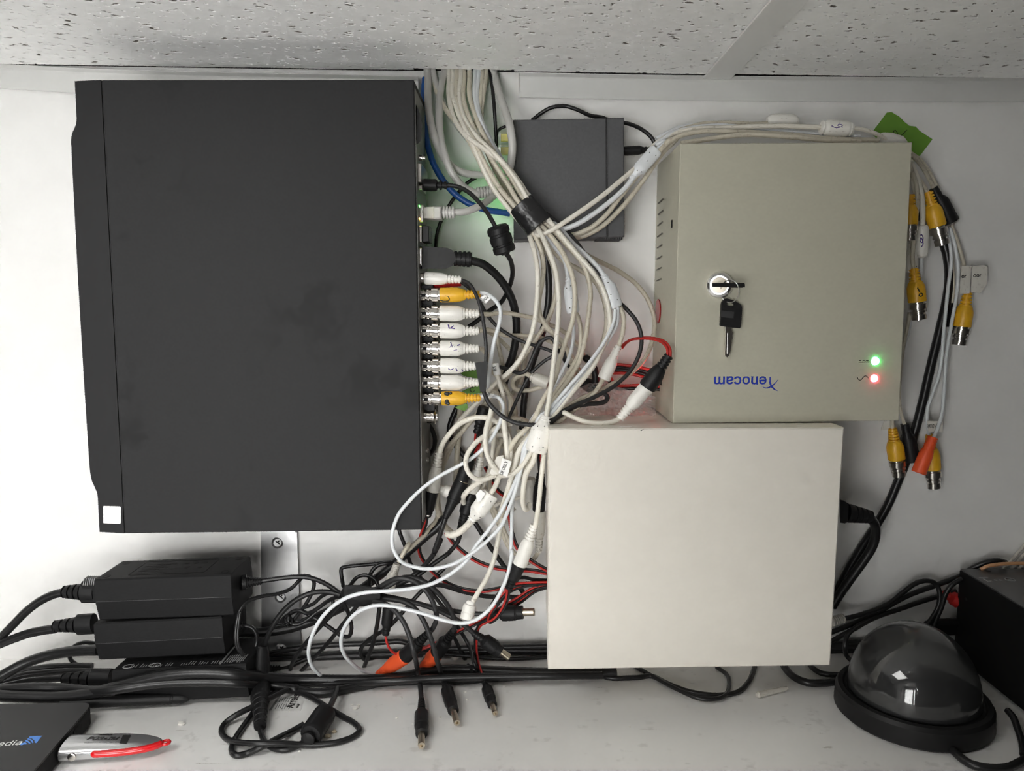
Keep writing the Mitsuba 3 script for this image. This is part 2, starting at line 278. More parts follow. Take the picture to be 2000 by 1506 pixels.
# ceiling tiles: real pits pressed into the board
def tile(x0, x1, y0, y1, fine_x, fine_y, seed, step=0.0009):
    r = np.random.default_rng(seed)
    def axis(a, b, f0, f1):
        f0, f1 = max(a, f0), min(b, f1)
        mid = np.arange(f0, f1, step); parts = [mid, [f1]]
        if f0 > a + step: parts.insert(0, np.linspace(a, f0, max(2, int((f0 - a) / 0.05)), endpoint=False))
        if b > f1 + step: parts.append(np.linspace(f1, b, max(3, int((b - f1) / 0.05)))[1:])
        return np.concatenate(parts)
    xs, ys = axis(x0, x1, *fine_x), axis(y0, y1, *fine_y)
    X, Y = np.meshgrid(xs, ys, indexing='ij')
    H = 0.0005 * meshkit.fbm(np.stack([X * 220, Y * 220, X * 0], -1), 3, seed)
    a0, a1, b0, b1 = max(x0, fine_x[0]), min(x1, fine_x[1]), max(y0, fine_y[0]), min(y1, fine_y[1]); area = (a1 - a0) * (b1 - b0)
    def press(n, la, lb, wa, wb, dep, spread):
        cx, cy = r.uniform(a0, a1, n), r.uniform(b0, b1, n); L, W = r.uniform(la, lb, n), r.uniform(wa, wb, n); th = r.normal(0.0, spread, n)
        for k in range(n):
            i0, i1 = np.searchsorted(xs, [cx[k] - L[k] - .001, cx[k] + L[k] + .001]); j0, j1 = np.searchsorted(ys, [cy[k] - L[k] - .001, cy[k] + L[k] + .001])
            if i1 <= i0 or j1 <= j0: continue
            dx, dy = X[i0:i1, j0:j1] - cx[k], Y[i0:i1, j0:j1] - cy[k]; c, s = math.cos(th[k]), math.sin(th[k])
            w = meshkit.noise(np.stack([dx * 500 + k, dy * 500, dx * 0], -1), seed) * 0.7 + 0.65
            e = ((dx * c + dy * s) / L[k]) ** 2 + ((dy * c - dx * s) / W[k]) ** 2
            H[i0:i1, j0:j1] += dep * np.clip((1.0 - e / w) * 2.4, 0, 1)
    press(int(area * 6800), 0.0008, 0.0019, 0.0006, 0.0012, 0.0030, 0.6)
    press(int(area * 1500), 0.0017, 0.0040, 0.0009, 0.0018, 0.0045, 0.6)
    press(int(area * 9500), 0.0006, 0.0011, 0.0005, 0.0009, 0.0016, 1.5)
    Z = CEIL_Z + CEIL_S * X + H
    nx, ny = X.shape; i, j = np.meshgrid(np.arange(nx - 1), np.arange(ny - 1), indexing='ij')
    f = np.stack([i * ny + j, i * ny + j + 1, (i + 1) * ny + j + 1, (i + 1) * ny + j], -1).reshape(-1, 4)
    cx, cy = X.reshape(-1)[f].mean(1), Y.reshape(-1)[f].mean(1)
    f = f[~((cx > HX0) & (cx < HX1) & (cy > -0.0150 + 0.003 * (meshkit.noise(np.stack([cx * 160, cx * 0, cx * 0], -1), 5) - .5)))]
    top = trimesh.creation.box([x1 - x0, y1 - y0, 0.006]); top.apply_translation([(x0 + x1) / 2, (y0 + y1) / 2, CEIL_Z + CEIL_S * (x0 + x1) / 2 + 0.028])
    return cat_([trimesh.Trimesh(np.stack([X, Y, Z], -1).reshape(-1, 3), np.vstack([f[:, [0, 1, 2]], f[:, [0, 2, 3]]]), process=False), top])
TBX = P(1397, 153, 0)[0]
HX0, HX1 = P(812, 150, 0)[0], P(1004, 150, 0)[0]
struct('ceiling', cat_([box(XL, XR, YB, -0.6, CEIL_Z + 0.008, CEIL_Z + 0.04), box(XL, XR, -0.6, 0.0, ZT + 0.1, ZT + 0.12)]), 'ceiling_fibre', 'ceiling of pitted mineral fibre tiles')
part('ceiling', 'tile', tile(TBX - 1.20, TBX - 0.002, -0.60, -0.011, (-0.72, 1.0), (-0.225, 0.0), 3), 'ceiling_fibre', smooth=40, label='pitted ceiling tile to the left of the metal bar')
part('ceiling', 'tile', tile(TBX + 0.002, TBX + 1.20, -0.60, -0.0125, (-1.0, 0.72), (-0.225, 0.0), 4), 'ceiling_fibre', smooth=40, label='pitted ceiling tile to the right of the metal bar')
# T bar, wall angles
w = 0.012
struct('trim_1', hull([[TBX + s * w, y, ceil_z(TBX) - dz] for s in (-1, 1) for y in (-0.6, -0.004) for dz in (0.0006, 0.0022)]), 'trim_paint', 'white metal ceiling bar running out from the wall')
def sweep(path, prof):
    """prof: (out from the wall, up) metres, closed outline, swept along path of points"""
    n = len(prof); v = np.array([[p[0], p[1] - a, p[2] + b] for p in path for a, b in prof]); f = []
    for i in range(len(path) - 1):
        for j in range(n): f.append([i * n + j, i * n + (j + 1) % n, (i + 1) * n + (j + 1) % n, (i + 1) * n + j])
    f = np.array(f); e = len(path) - 1
    caps = [[0, j + 1, j] for j in range(1, n - 1)] + [[e * n, e * n + j, e * n + j + 1] for j in range(1, n - 1)]
    return trimesh.Trimesh(v, np.vstack([f[:, [0, 1, 2]], f[:, [0, 2, 3]], np.array(caps)]), process=False)
ang = [(0.0005, -0.0185), (0.0012, -0.0185), (0.002, -0.004), (0.0035, -0.0012), (0.007, 0.0006), (0.007, 0.0012), (0.003, 0.0), (0.001, -0.003)]
lp = spline([P(-420, 118, 1), P(0, 131, 1), P(180, 141, 3), P(400, 147, 8), P(640, 151.5, 10), P(818, 156, 10)])
struct('trim_2', sweep(lp, ang), 'trim_grey', 'white metal wall angle bent down over the recorder', smooth=30)
rp = spline([P(1013, 148, 6), P(1150, 151, 3), P(1300, 154, 1.5), P(1500, 156, 1), P(1700, 157, 1), P(2000, 157.5, 1), P(2700, 160, 1)])
struct('trim_3', sweep(rp, ang), 'trim_grey', 'white metal wall angle between the ceiling and the two boxes', smooth=30)
# shade strip over the wall angle and dark hole where the cables come down
part('ceiling', 'gap_shade_strip', hull([[x, y, ceil_z(x) + dz] for x in (XL, XR) for y in (-0.0012, -0.0002) for dz in (0.0025, 0.075)]), 'dark_hole', smooth=False, label='dark strip painted as shade in the gap above the wall angle')  # dark colour stands in for the shade along the ceiling gap
part('ceiling', 'cable_hole', hull([[P(u, 150, 0)[0], y, CEIL_Z + dz] for u in (812, 1008) for y in (-0.014, -0.0005) for dz in (0.014, 0.024)]), 'dark_hole', label='dark gap at the wall where the cables come down')
lampk = thing('ceiling_lamp', 'fluorescent panel in the ceiling near the camera', 'lamp')
LX, LY, LW, LH = -0.42, -0.60, .20, .15
def lampbox(a, b, c, d): return box(LX + a, LX + b, LY + c, LY + d, ceil_z(LX) - .012, ceil_z(LX) + .010)
part(lampk, 'frame', cat_([lampbox(-LW - .02, LW + .02, -LH - .02, -LH), lampbox(-LW - .02, LW + .02, LH, LH + .02), lampbox(-LW - .02, -LW, -LH, LH), lampbox(LW, LW + .02, -LH, LH)]), 'trim_paint')
k = part(lampk, 'diffuser', rect([LX - LW, LY - LH, ceil_z(LX) - .008], [0, 2 * LH, 0], [2 * LW, 0, 0]), 'lens_white', smooth=False); scene[k]['emitter'] = {'type': 'area', 'radiance': rgb(*LAMP_LIGHT)}

# ------------------------------------------------------------------ recorder
DF, DB = 95, 24
dvr = thing('video_recorder', 'large dark grey video recorder mounted flat on the wall at the left', 'video recorder')
part(dvr, 'cover', slab([(199, 156), (808, 155.5), (823.5, 1035), (244.5, 1042)], DF, DB, 0.7), 'dvr_paint', smooth=False)
bo = [(146, 158.5), (149.6, 233), (148.6, 242), (145.5, 250), (141, 260), (139.2, 268), (139, 280), (140, 305), (152, 540), (164, 745), (174, 900), (176, 923), (179, 938), (184.5, 951), (189.7, 962), (191, 973), (194.5, 1039), (242.5, 1042), (196.8, 156)]
bx = [(P(u, v, DF)[0], P(u, v, DF)[2]) for u, v in bo]
part(dvr, 'bezel', prism(bx, -DF / 1000, -DB / 1000), 'bezel_plastic', smooth=False)
part(dvr, 'seam', prism([(P(u, v, DF)[0], P(u, v, DF)[2]) for u, v in ((196.5, 158), (200, 158), (245, 1040), (242, 1040))], -(DF - 1.2) / 1000, -DB / 1000), 'seam_black', smooth=False)
part(dvr, 'sticker', plate([P(u, v, DF + 0.05) for u, v in ((201.5, 990), (202.5, 988), (234.5, 989), (236, 991), (236, 1021.5), (235, 1023), (203.5, 1022), (202, 1020.5))], [0, -1, 0]), 'paper_white', smooth=False, label='small blank white sticker in the lower left corner of the recorder')
def rear(u, v, d): return P(u, v, d)
# sheet steel rear panel with its sockets (along the right side of the case)
part(dvr, 'rear_panel', hull([rear(u, v, DF) * [1, 0, 1] + [dx, -d / 1000, 0] for u, v in ((808, 170), (823.3, 1022)) for d in (DF - 4, DB + 2) for dx in (-0.003, 0.0006)]), 'panel_steel', smooth=False)
def xr(v, d=70): return 808 + (v - 155) * 15.5 / 880 + (95 - d) * 0.30      # rear panel column in the picture
part(dvr, 'fan_grille', hull([P(u, v, d) for u, v in ((814, 205), (822, 228), (825, 246), (821, 276), (815, 282)) for d in (88, 40)]), 'plastic_black', smooth=False)
for v0, v1 in ((300, 316),): part(dvr, 'screw_post', lathe(P(xr(308), 308, 75), P(xr(308) + 12, 309, 75), [(0, 2.4), (.6, 2.4), (.7, 1.5), (1, 1.5)]), 'nickel')
part(dvr, 'video_socket', slab([(811, 319), (823, 319), (823, 356), (812, 356)], 84, 40, .4), 'nickel', smooth=False)
part(dvr, 'power_socket', slab([(812, 362), (824, 362), (824.5, 371), (812.5, 371)], 80, 50, .4), 'nickel', smooth=False)
part(dvr, 'network_socket', slab([(814, 400), (826, 400), (826, 434), (814, 434)], 78, 52, .4), 'nickel', smooth=False)
part(dvr, 'usb_socket', slab([(814, 441), (824, 441), (824, 473), (814, 473)], 80, 48, .4), 'nickel', smooth=False)
part(dvr, 'display_socket', slab([(815, 484), (824, 484), (824, 516), (815, 516)], 82, 48, .4), 'nickel', smooth=False)
emit(dvr, 'network_light', trimesh.creation.icosphere(2, 0.0009).apply_translation(P(817.5, 402, 80)), (1.5, 26, 1.5), label='small green light beside the network socket')
emit(dvr, 'network_light', trimesh.creation.icosphere(2, 0.0009).apply_translation(P(818, 427, 80)), (26, 12, 0.6), label='small amber light beside the network socket')
for v in (880, 898, 1006): part(dvr, 'screw', lathe(P(xr(v), v, 60), P(xr(v) + 9, v, 60), [(0, 2), (.8, 2), (1, 1.2)]), 'nickel')
part(dvr, 'socket_block', slab([(818, 556), (846, 556), (850, 826), (822, 826)], 69, 45, .5), 'plastic_black', smooth=False)
def jack(v):
    part(dvr, 'camera_socket', lathe(P(xr(v) - 1, v, 70), P(xr(v) + 28, v, 70), [(0, 5.6), (.25, 5.6), (.27, 4.6), (.55, 4.6), (.57, 5.0), (.74, 5.0), (.76, 6.0), (.82, 6.4), (.88, 6.0), (.9, 4.4), (1, 4.4)]), 'nickel')
jack(814)
# bracket
br = thing('mounting_bracket', 'shiny zinc steel mounting strip under the recorder, screwed to the wall', 'bracket')
part(br, 'strip', hull([P(u, v, d) for u, v in ((508, 960), (572, 960), (588, 1312), (512, 1312)) for d in (0.3, 3.2)]), 'zinc_steel', smooth=False)
part(br, 'fold', hull([P(u, v, d) for u, v, d in ((508, 960, 3), (572, 960, 3), (575, 1030, 3.2), (509, 1030, 3.2), (508, 960, 23), (572, 960, 23))]), 'zinc_steel', smooth=False)
part(br, 'edge', hull([P(u, v, d) for u, v in ((576, 1040), (580, 1040), (589, 1300), (585, 1300)) for d in (0.3, 5)]), 'zinc_steel', smooth=False)
for u, v in ((542, 1060), (548, 1166), (550, 1266)):
    a, b = P(u, v, 3), P(u, v, 5.2)
    k = part(br, 'screw', lathe(a, b, [(0, 5.4), (.5, 5.4), (1, 3.6)]), 'zinc_steel')
    o = P(u, v, 5.2)
    cr = cat_([cbox(.0050, .0004, .0011, .0001), cbox(.0011, .0004, .0050, .0001)]); cr.apply_transform(trimesh.transformations.rotation_matrix(.7, [0, 1, 0])); cr.apply_translation(o)
    part(k, 'cross_slot', cr, 'dark_hole', smooth=False)

# ------------------------------------------------------------------ network switch
sw = thing('network_switch', 'small dark grey network switch box on the wall behind the taped cables', 'network switch')
part(sw, 'case', slab([(1002, 234), (1184, 230.5), (1185.5, 464), (1003.5, 468)], 38, 2, .8), 'switch_paint', smooth=False)
part(sw, 'end_cap', slab([(1186, 230), (1218.5, 229.5), (1220, 462), (1188, 464.5)], 38, 2, .8), 'switch_paint', smooth=False)
part(sw, 'seam', slab([(1183.5, 233), (1187, 233), (1188.5, 463), (1185, 463)], 37.2, 4, .1), 'seam_black', smooth=False)
for i in range(14):
    u = 1168 + i * 3.6
    part(sw, 'vent_rib', slab([(u, 462), (u + 1.6, 462), (u + 1.6, 467.5), (u, 467.5)], 36, 6, .1), 'switch_paint', smooth=False)
emit(sw, 'port_light', cbox(.0012, .0020, .0024, .0003, trimesh.transformations.translation_matrix(P(1000.5, 376, 24))), (10, 260, 20), label='green light of the lower network port')
emit(sw, 'port_light', cbox(.0010, .0015, .0018, .0003, trimesh.transformations.translation_matrix(P(1000.5, 408, 24))), (8, 170, 14), label='green light of the lowest network port')
emit(sw, 'port_light', cbox(.0012, .0015, .0030, .0003, trimesh.transformations.translation_matrix(P(1000.5, 266, 30))), (60, 48, 3), label='yellow light of the upper network port')
emit(sw, 'port_light', cbox(.0012, .0015, .0030, .0003, trimesh.transformations.translation_matrix(P(1000.5, 300, 30))), (60, 48, 3), label='yellow light of the second network port')

# ------------------------------------------------------------------ sage power supply box
GF = 95
gb = thing('power_supply_box', 'grey green locked metal power supply box with key and two lights', 'power supply box')
part(gb, 'lid', slab([(1329, 280), (1782, 278), (1756, 821.5), (1314, 827.5)], GF, GF - 26, .7), 'sage_paint', smooth=False)
bodyc = [P(u, v, GF) for u, v in ((1328, 281), (1781, 279), (1755, 820.5), (1313, 826.5))]
part(gb, 'body', hull([p * [1, 0, 1] + [np.sign(p[0] - 0.25) * -0.0006, -y, 0] for p in bodyc for y in (0.0685, 0.0005)]), 'sage_paint', smooth=False)
tl, bl = bodyc[0], bodyc[3]
def gside(fz, d):                                                    # point on the left side of the box
    p = tl + (bl - tl) * fz; return np.array([p[0] + 0.0002, -d / 1000, p[2]])
for i in range(8):
    fz = 0.155 + i * 0.0445
    a = gside(fz + 0.006, 12); b = gside(fz, 34); e = np.array([0, 0, 0.0005])
    part(gb, 'vent_slot', hull([a + e, a - e, b + e, b - e, a + e - [.0006, 0, 0], a - e - [.0006, 0, 0], b + e - [.0006, 0, 0], b - e - [.0006, 0, 0]]), 'slot_grey', smooth=False)
c = gside(0.595, 24); ov = [c + np.array([dx, 0.011 * math.cos(t), 0.0105 * math.sin(t)]) for t in np.linspace(0, 2 * math.pi, 40) for dx in (0.0, -0.0008)]
part(gb, 'red_cover', hull(ov), 'red_window', label='round dark red plastic cover on the left side of the box')
part(gb, 'latch_slot', hull([gside(.255 + dz, 72 + dd) + [dx, 0, 0] for dz in (0, .028) for dd in (0, 2) for dx in (0, -.0008)]), 'dark_hole', smooth=False)
kh = [gside(f, d) for f in (.81, .885) for d in (22, 46)]
part(gb, 'wire_hole', hull([p + [dx, 0, 0] for p in kh for dx in (0, -.0006)]), 'dark_hole', smooth=False)
emit(gb, 'inner_light', hull([p + [dx, 0, 0] for p in [gside(f, d) for f in (.835, .86) for d in (28, 40)] for dx in (-.0008, -.0003)]), (45, 0.8, 1.2), label='red glow inside the wire hole of the box')
# lock, keys
def front_pt(u, v, up=0.0): return P(u, v, GF + up)
lk = part(gb, 'lock', lathe(front_pt(1405, 557), front_pt(1405, 557, 7), [(0, 10.4), (.15, 10.4), (.5, 9.2), (.62, 7.6), (1, 7.3), (1.0, 6.4), (.8, 6.2), (.8, 0.01)], 40), 'chrome', label='round chrome lock')
part(lk, 'cylinder', lathe(front_pt(1405, 557, 4), front_pt(1405, 557, 6.2), [(0, 6.1), (.9, 6.1), (1, 5.7)], 32), 'lock_core')
k1 = thing('key', 'black headed key standing out of the lock of the grey green box', 'key')
part(k1, 'head', hull([front_pt(u, v, a) for u, v, a in ((1391, 553, 6.5), (1391, 560, 6.5), (1392, 553, 22), (1392, 560, 22), (1446, 555.5, 13), (1454, 552.5, 20), (1455, 556, 21), (1455, 561, 20), (1444, 562.5, 13))]), 'plastic_black', smooth=False)
k2 = thing('key', 'black headed key hanging from a ring below the lock', 'key')
hd = [(1408, 588), (1412, 584), (1417, 583), (1433, 588), (1444.5, 596), (1446, 604), (1443, 639), (1441, 641), (1405, 636.5), (1403.5, 635), (1406, 592)]
hp = Polygon([(front_pt(u, v)[0], front_pt(u, v)[2]) for u, v in hd]).difference(Polygon([(front_pt(u, v)[0], front_pt(u, v)[2]) for u, v in ((1416, 593), (1418, 590.5), (1429, 592.5), (1431, 595), (1430, 598), (1417, 597))]))
hm = trimesh.creation.extrude_polygon(hp, 0.003, engine='earcut'); M = np.eye(4); M[:3, 1] = [0, 0, 1]; M[:3, 2] = [0, -1, 0]; M[1, 3] = -(GF + 2) / 1000; hm.apply_transform(M)
part(k2, 'head', hm, 'plastic_black', smooth=False)
part(k2, 'print', plate([front_pt(u, v, 5.05) for u, v in ((1409, 606), (1434, 609), (1432.5, 622), (1408, 619))], [0, -1, 0], .0001), 'case_top', smooth=False)
bl_ = [(1414, 637), (1426.5, 638.5), (1426, 648), (1429.5, 650), (1427, 656), (1428.5, 661), (1425, 666), (1426.5, 672), (1424, 678), (1425, 684), (1421, 692), (1418, 698), (1413, 693), (1414, 670)]
part(k2, 'blade', prism([(front_pt(u, v)[0], front_pt(u, v)[2]) for u, v in bl_], -(GF + 4.3) / 1000, -(GF + 2.4) / 1000), 'nickel', smooth=False)
part(k2, 'groove', prism([(front_pt(u, v)[0], front_pt(u, v)[2]) for u, v in ((1417.5, 650), (1420, 650), (1419, 692), (1417, 690))], -(GF + 4.7) / 1000, -(GF + 4.0) / 1000), 'zinc_steel', smooth=False)
rg = [front_pt(1425.5 + 18 * math.cos(t) , 569 + 22 * math.sin(t), 12 + 9 * math.sin(t + 2.2)) for t in np.linspace(0, 2 * math.pi, 40)]
single('key_ring', tube(np.array(rg), 0.00045, 8), 'chrome', 'thin wire ring joining the two keys at the lock', 'key ring', smooth=True)
# lights and symbols
def disc(u, v, r, a=0.3, h=1.4): return lathe(front_pt(u, v, a - 1), front_pt(u, v, a + h), [(0, r), (.6, r), (.85, r * .75), (1, r * .2)], 20)
emit(gb, 'power_light', disc(1709, 705, 3.3), (1.0, 22, 4.0), label='glowing green light')
emit(gb, 'power_light', disc(1707, 739, 3.0), (26, 1.2, 2.2), label='glowing red light')
def ink(pts, r, matn='ink_black', up=0.05, name='printed_symbol', par=None, d=None):
    p = spline([P(u, v, (d or GF) + up) for u, v in pts]); m = tube(p, r / 1000, 6); m.vertices[:, 1] = (m.vertices[:, 1] + (d or GF) / 1000) * 0.12 - (d or GF) / 1000 - 0.00012
    return m
part(gb, 'printed_symbol', cat_([ink([(1677, 707.5), (1698, 707)], .28), *[ink([(1677.5 + i * 7, 704.3), (1682 + i * 7, 704.2)], .28) for i in range(3)]]), 'ink_black', label='printed dashed line symbol beside the green light')
part(gb, 'printed_symbol', ink([(1674, 737), (1677, 741.5), (1681, 742.5), (1685, 738), (1689, 734.5), (1693, 735), (1696, 739)], .28), 'ink_black', label='printed wave symbol beside the red light')
o = front_pt(1499, 736, .08)
text(gb, 'enocam', o, front_pt(1396, 736) - front_pt(1499, 736), [0, -1, 0], .0078, 'ink_blue', .0001, True, fit=float(np.linalg.norm(front_pt(1396, 736) - front_pt(1499, 736))))
xs1 = [(1487, 755), (1497, 757.2), (1506, 754), (1513, 748), (1520, 741), (1516, 747.5), (1509, 754), (1502, 758.6), (1495, 759)]
xs2 = [(1503, 736), (1505, 736), (1505, 746), (1508, 754), (1514, 760), (1520, 764), (1512, 762), (1505, 756), (1502, 747)]
part(gb, 'lettering', cat_([prism([(front_pt(u, v)[0], front_pt(u, v)[2]) for u, v in s], -(GF + .2) / 1000, -(GF + .02) / 1000) for s in (xs1, xs2)]), 'ink_blue', smooth=False, label='swooping blue letter X of the upside down name')

# ------------------------------------------------------------------ cream power supply box
WF = 118
wb = thing('power_supply_box', 'cream textured metal power supply box below the locked box', 'power supply box')
wc = [(1072, 837.5), (1649, 835.5), (1622, 1300), (1070.5, 1308)]
part(wb, 'lid', slab(wc, WF, WF - 23, 1.0), 'cream_paint', smooth=False)
wcp = [P(u, v, WF) for u, v in wc]
bodyw = [p * [1, 0, 1] + [s * 0.0035, 0, sz * 0.0012] for p, s, sz in zip(wcp, (1, -1, -1, 1), (-1, -1, 1, 1))]
part(wb, 'body', hull([p + [0, -y, 0] for p in bodyw for y in (0.0955, 0.0005)]), 'cream_paint', smooth=False)
for ua, ub, v in ((1154, 1160, 832.5), (1210, 1234, 832), (1556, 1568, 832.6), (1495, 1505, 832.5)):
    a, b = P(ua, v, WF - 9), P(ub, v, WF - 9)
    z = wcp[0][2] + (wcp[1][2] - wcp[0][2]) * ((a[0] - wcp[0][0]) / (wcp[1][0] - wcp[0][0]))
    part(wb, 'lid_slot', box(a[0], b[0], a[1] - .0012, a[1] + .0012, z - .0004, z + .00012), 'paper_white', smooth=False)
part(wb, 'scuff', cat_([hull([P(u, v, WF + .05 + a) for u, v in ((1249.5, 841), (1253, 841.5), (1257, 838.8), (1256.5, 838.2), (1252, 839.8)) for a in (0, .1)])]), 'ink_black', smooth=False, label='small black scuff at the top edge')
a = P(1064, 1120, 60)
part(wb, 'wire_hole', hull([bodyw[3] * [1, 0, 0] + [-.0004 + dx, -d / 1000, P(1064, v, 60)[2]] for v in (1112, 1152) for d in (45, 78) for dx in (0, .0008)]), 'dark_hole', smooth=False)
for v in (898, 922): part(wb, 'side_hole', lathe(bodyw[3] * [1, 0, 0] + [0.0006, -.082, P(1066, v, 82)[2]], bodyw[3] * [1, 0, 0] + [-.0004, -.082, P(1066, v, 82)[2]], [(0, 3), (1, 3)]), 'dark_hole', smooth=False)


# ------------------------------------------------------------------ connector builders
def bnc(parent, a, b, d, r, col, ink=None, nut=True, d2=None):
    """camera plug: metal bayonet end at a, sleeve and strain relief towards b (picture points)"""
    A, B = P(a[0], a[1], d), P(b[0], b[1], d2 or d)
    L = np.linalg.norm(B - A) * 1000
    m = part(parent, 'metal_collar', lathe(A, B, [(0, r * .80), (.10, r * .80), (.105, r * .66), (.13, r * .66), (.135, r * .86), (.17, r * .86), (.175, r * .74), (.205, r * .74), (.21, r * .98), (.31, r * .98), (.315, r * .78), (.35, r * .78)], 28), 'nickel', smooth=30)
    ax = (B - A) / np.linalg.norm(B - A)
    part(m, 'bayonet_slot', hull([A + ax * (L * t / 1000) + [dx, -r * .84 / 1000 + dy, dz] for t in (.05, .12) for dx, dz in ((0, .0012), (0, -.0012)) for dy in (-.0002, .0006)] ), 'dark_hole', smooth=False)
    part(parent, 'sleeve', lathe(A, B, [(.345, r * .95), (.36, r), (.52, r), (.52, r * 1.015), (.63, r * .99), (.72, r * .80), (.735, r * .70), (.74, .5)], 28), col, smooth=30)
    part(parent, 'strain_relief', lathe(A, B, ridges(.73, 1.0, r * .68, r * .52, 5, .3), 20), col, smooth=30)
    return A, B
def rise(pts):
    return [(p[0], p[1], min(p[2], 4.5 + .06 * p[2] + max(0, p[1] - 146) * .42)) for p in pts]
def female_dc(parent, a, b, d, r, col='plastic_black', d2=None, tip=True):
    A, B = pt(a, d), pt(b, d2 or d)
    part(parent, 'barrel', lathe(A, B, [(0, r * .55), (.25, r * .6), (.38, r), (.97, r), (.98, r * .97), (.98, r * .9)], 22), col, smooth=30)
    if tip: part(parent, 'socket_ring', lathe(A + (B - A) * .975, A + (B - A) * 1.03, [(0, r * .86), (.9, r * .86), (1, r * .7), (1, r * .45), (.3, r * .45), (.3, .05)], 20), 'nickel')
def male_dc(parent, a, b, d, r, tip=(.76, 1.0), d2=None):
    """a: cable end, b: tip"""
    A, B = pt(a, d), pt(b, d2 or d)
    part(parent, 'strain_relief', lathe(A, B, ridges(0, .26, r * .46, r * .62, 4, .2), 18), 'plastic_black')
    part(parent, 'grip', lathe(A, B, [(.26, r * .62), (.33, r), (.60, r), (.61, r * .92), (.63, r * .92), (.64, r * .86), (tip[0], r * .84), (tip[0] + .004, r * .5)], 22), 'plastic_black')
    part(parent, 'metal_tip', lathe(A, B, [(tip[0], r * .48), (tip[1] - .02, r * .48), (tip[1] - .02, r * .5), (tip[1], r * .46), (tip[1], r * .2), (tip[1] - .05, r * .2), (tip[1] - .05, .02)], 20), 'brass_tip')
def barrel(parent, a, b, d, r, col, name='barrel', ridge=True, d2=None, n=5):
    """moulded plug: strain relief at a, body to b"""
    A, B = pt(a, d), pt(b, d2 or d)
    if ridge:
        part(parent, 'strain_relief', lathe(A, B, ridges(0, .36, r * .58, r * .72, n, .22), 20), col)
        part(parent, name, lathe(A, B, [(.36, r * .72), (.5, r * .98), (.62, r), (.98, r), (1, r * .93)], 24), col)
    else: part(parent, name, lathe(A, B, [(0, r * .5), (.05, r * .9), (.12, r), (.88, r), (.95, r * .9), (1, r * .5)], 24), col)
def splitter(parent, a, b, d, w, col='plug_white', d2=None, flat=.62, name='splitter'):
    """flat moulded Y piece: neck at a, broad end at b"""
    A, B = pt(a, d), pt(b, d2 or d)
    part(parent, name, lathe(A, B, [(0, w * .42), (.03, w * .50), (.05, w * .40), (.08, w * .40), (.09, w * .55), (.12, w * .55), (.13, w * .46), (.36, w * .98), (.42, w), (.93, w), (1, w * .86)], 26, squash=flat), col, smooth=40)
    ax = B - A; side = np.cross(ax / np.linalg.norm(ax), [0, -1, 0])
    for t, s in ((.25, -.1), (.3, .5), (.8, -.5), (.85, .45), (.6, .05)):
        o = A + ax * t + side * (w * s / 1000) + np.array([0, -w * flat * .97 / 1000, 0])
        part(parent, 'moulding_dot', trimesh.creation.icosphere(1, 0.00042).apply_translation(o), 'dark_hole', smooth=True)
def tag(parent, corners, d, txt, h, mat_='paper_white', o=None, ex=None, bold=True, name='paper_tag', d2=None, fit=None):
    dd = d if isinstance(d, (list, tuple)) else [d] * len(corners)
    pts = [P(u, v, x) for (u, v), x in zip(corners, dd)]
    n = np.cross(pts[1] - pts[0], pts[-1] - pts[0]); n = n if n[1] < 0 else -n; n /= np.linalg.norm(n)
    k = part(parent, name, plate(pts, n, .00035), mat_, smooth=False)
    if txt:
        def onp(u, v):
            r = ray(u, v); return CAM + r * (((pts[0] - CAM) @ n) / (r @ n)) + n * .00045
        O, E = onp(*o), onp(*ex); text(k, txt, O, E - O, n, h / 1000, 'ink_black', .0001, bold, fit=fit and fit * float(np.linalg.norm(E - O)))
    return k

# ------------------------------------------------------------------ plugs in the back of the recorder
scr = {'7': [[(866.5, 577), (869.5, 588), (876, 586.5), (868, 577.5), (875.5, 577)]]}
def scribble(parent, strokes, d, r=.35, matn='ink_purple'):
    ms = []
    for s in strokes:
        p = spline([P(u, v, d) for u, v in s]); ms.append(tube(p, r / 1000, 6))
    part(parent, 'pen_mark', cat_(ms), matn, smooth=True)
rows = [
 ('yellow camera cable plugged into the recorder, uppermost yellow plug marked 7', 577, 'plug_yellow', 4),
 ('white camera plug in the recorder, just below the yellow plug marked 7', 611.5, 'plug_white', 5),
 ('white camera plug in the recorder marked with a purple seven like stroke', 645.5, 'plug_white', 5),
 ('white camera plug in the recorder marked with a purple crossed letter', 680, 'plug_white', 5),
 ('white camera plug in the recorder with a purple stroke and curl', 714, 'plug_white', 5),
 ('white camera plug in the recorder, just above the lower yellow plug', 746.5, 'plug_white', 5),
 ('yellow camera cable plugged into the recorder, lowest plug with black ink blots', 779, 'plug_yellow', 4)]
marks = {577: [[(860, 587), (868, 588.5), (877, 587), (876, 580), (869, 578)]], 645.5: [[(875, 634), (878, 641), (886, 636)], [(877, 641), (889, 642)]],
         680: [[(873, 681), (881, 676), (880, 668)], [(884, 675), (884, 684), (893, 683)], [(888, 676), (889, 683)], [(893, 675), (898, 673)]],
         714: [[(875, 717), (878, 722), (884, 721), (886, 716)], [(890, 718), (893, 725)], [(901, 722), (904, 724)]]}
plug_end = {}
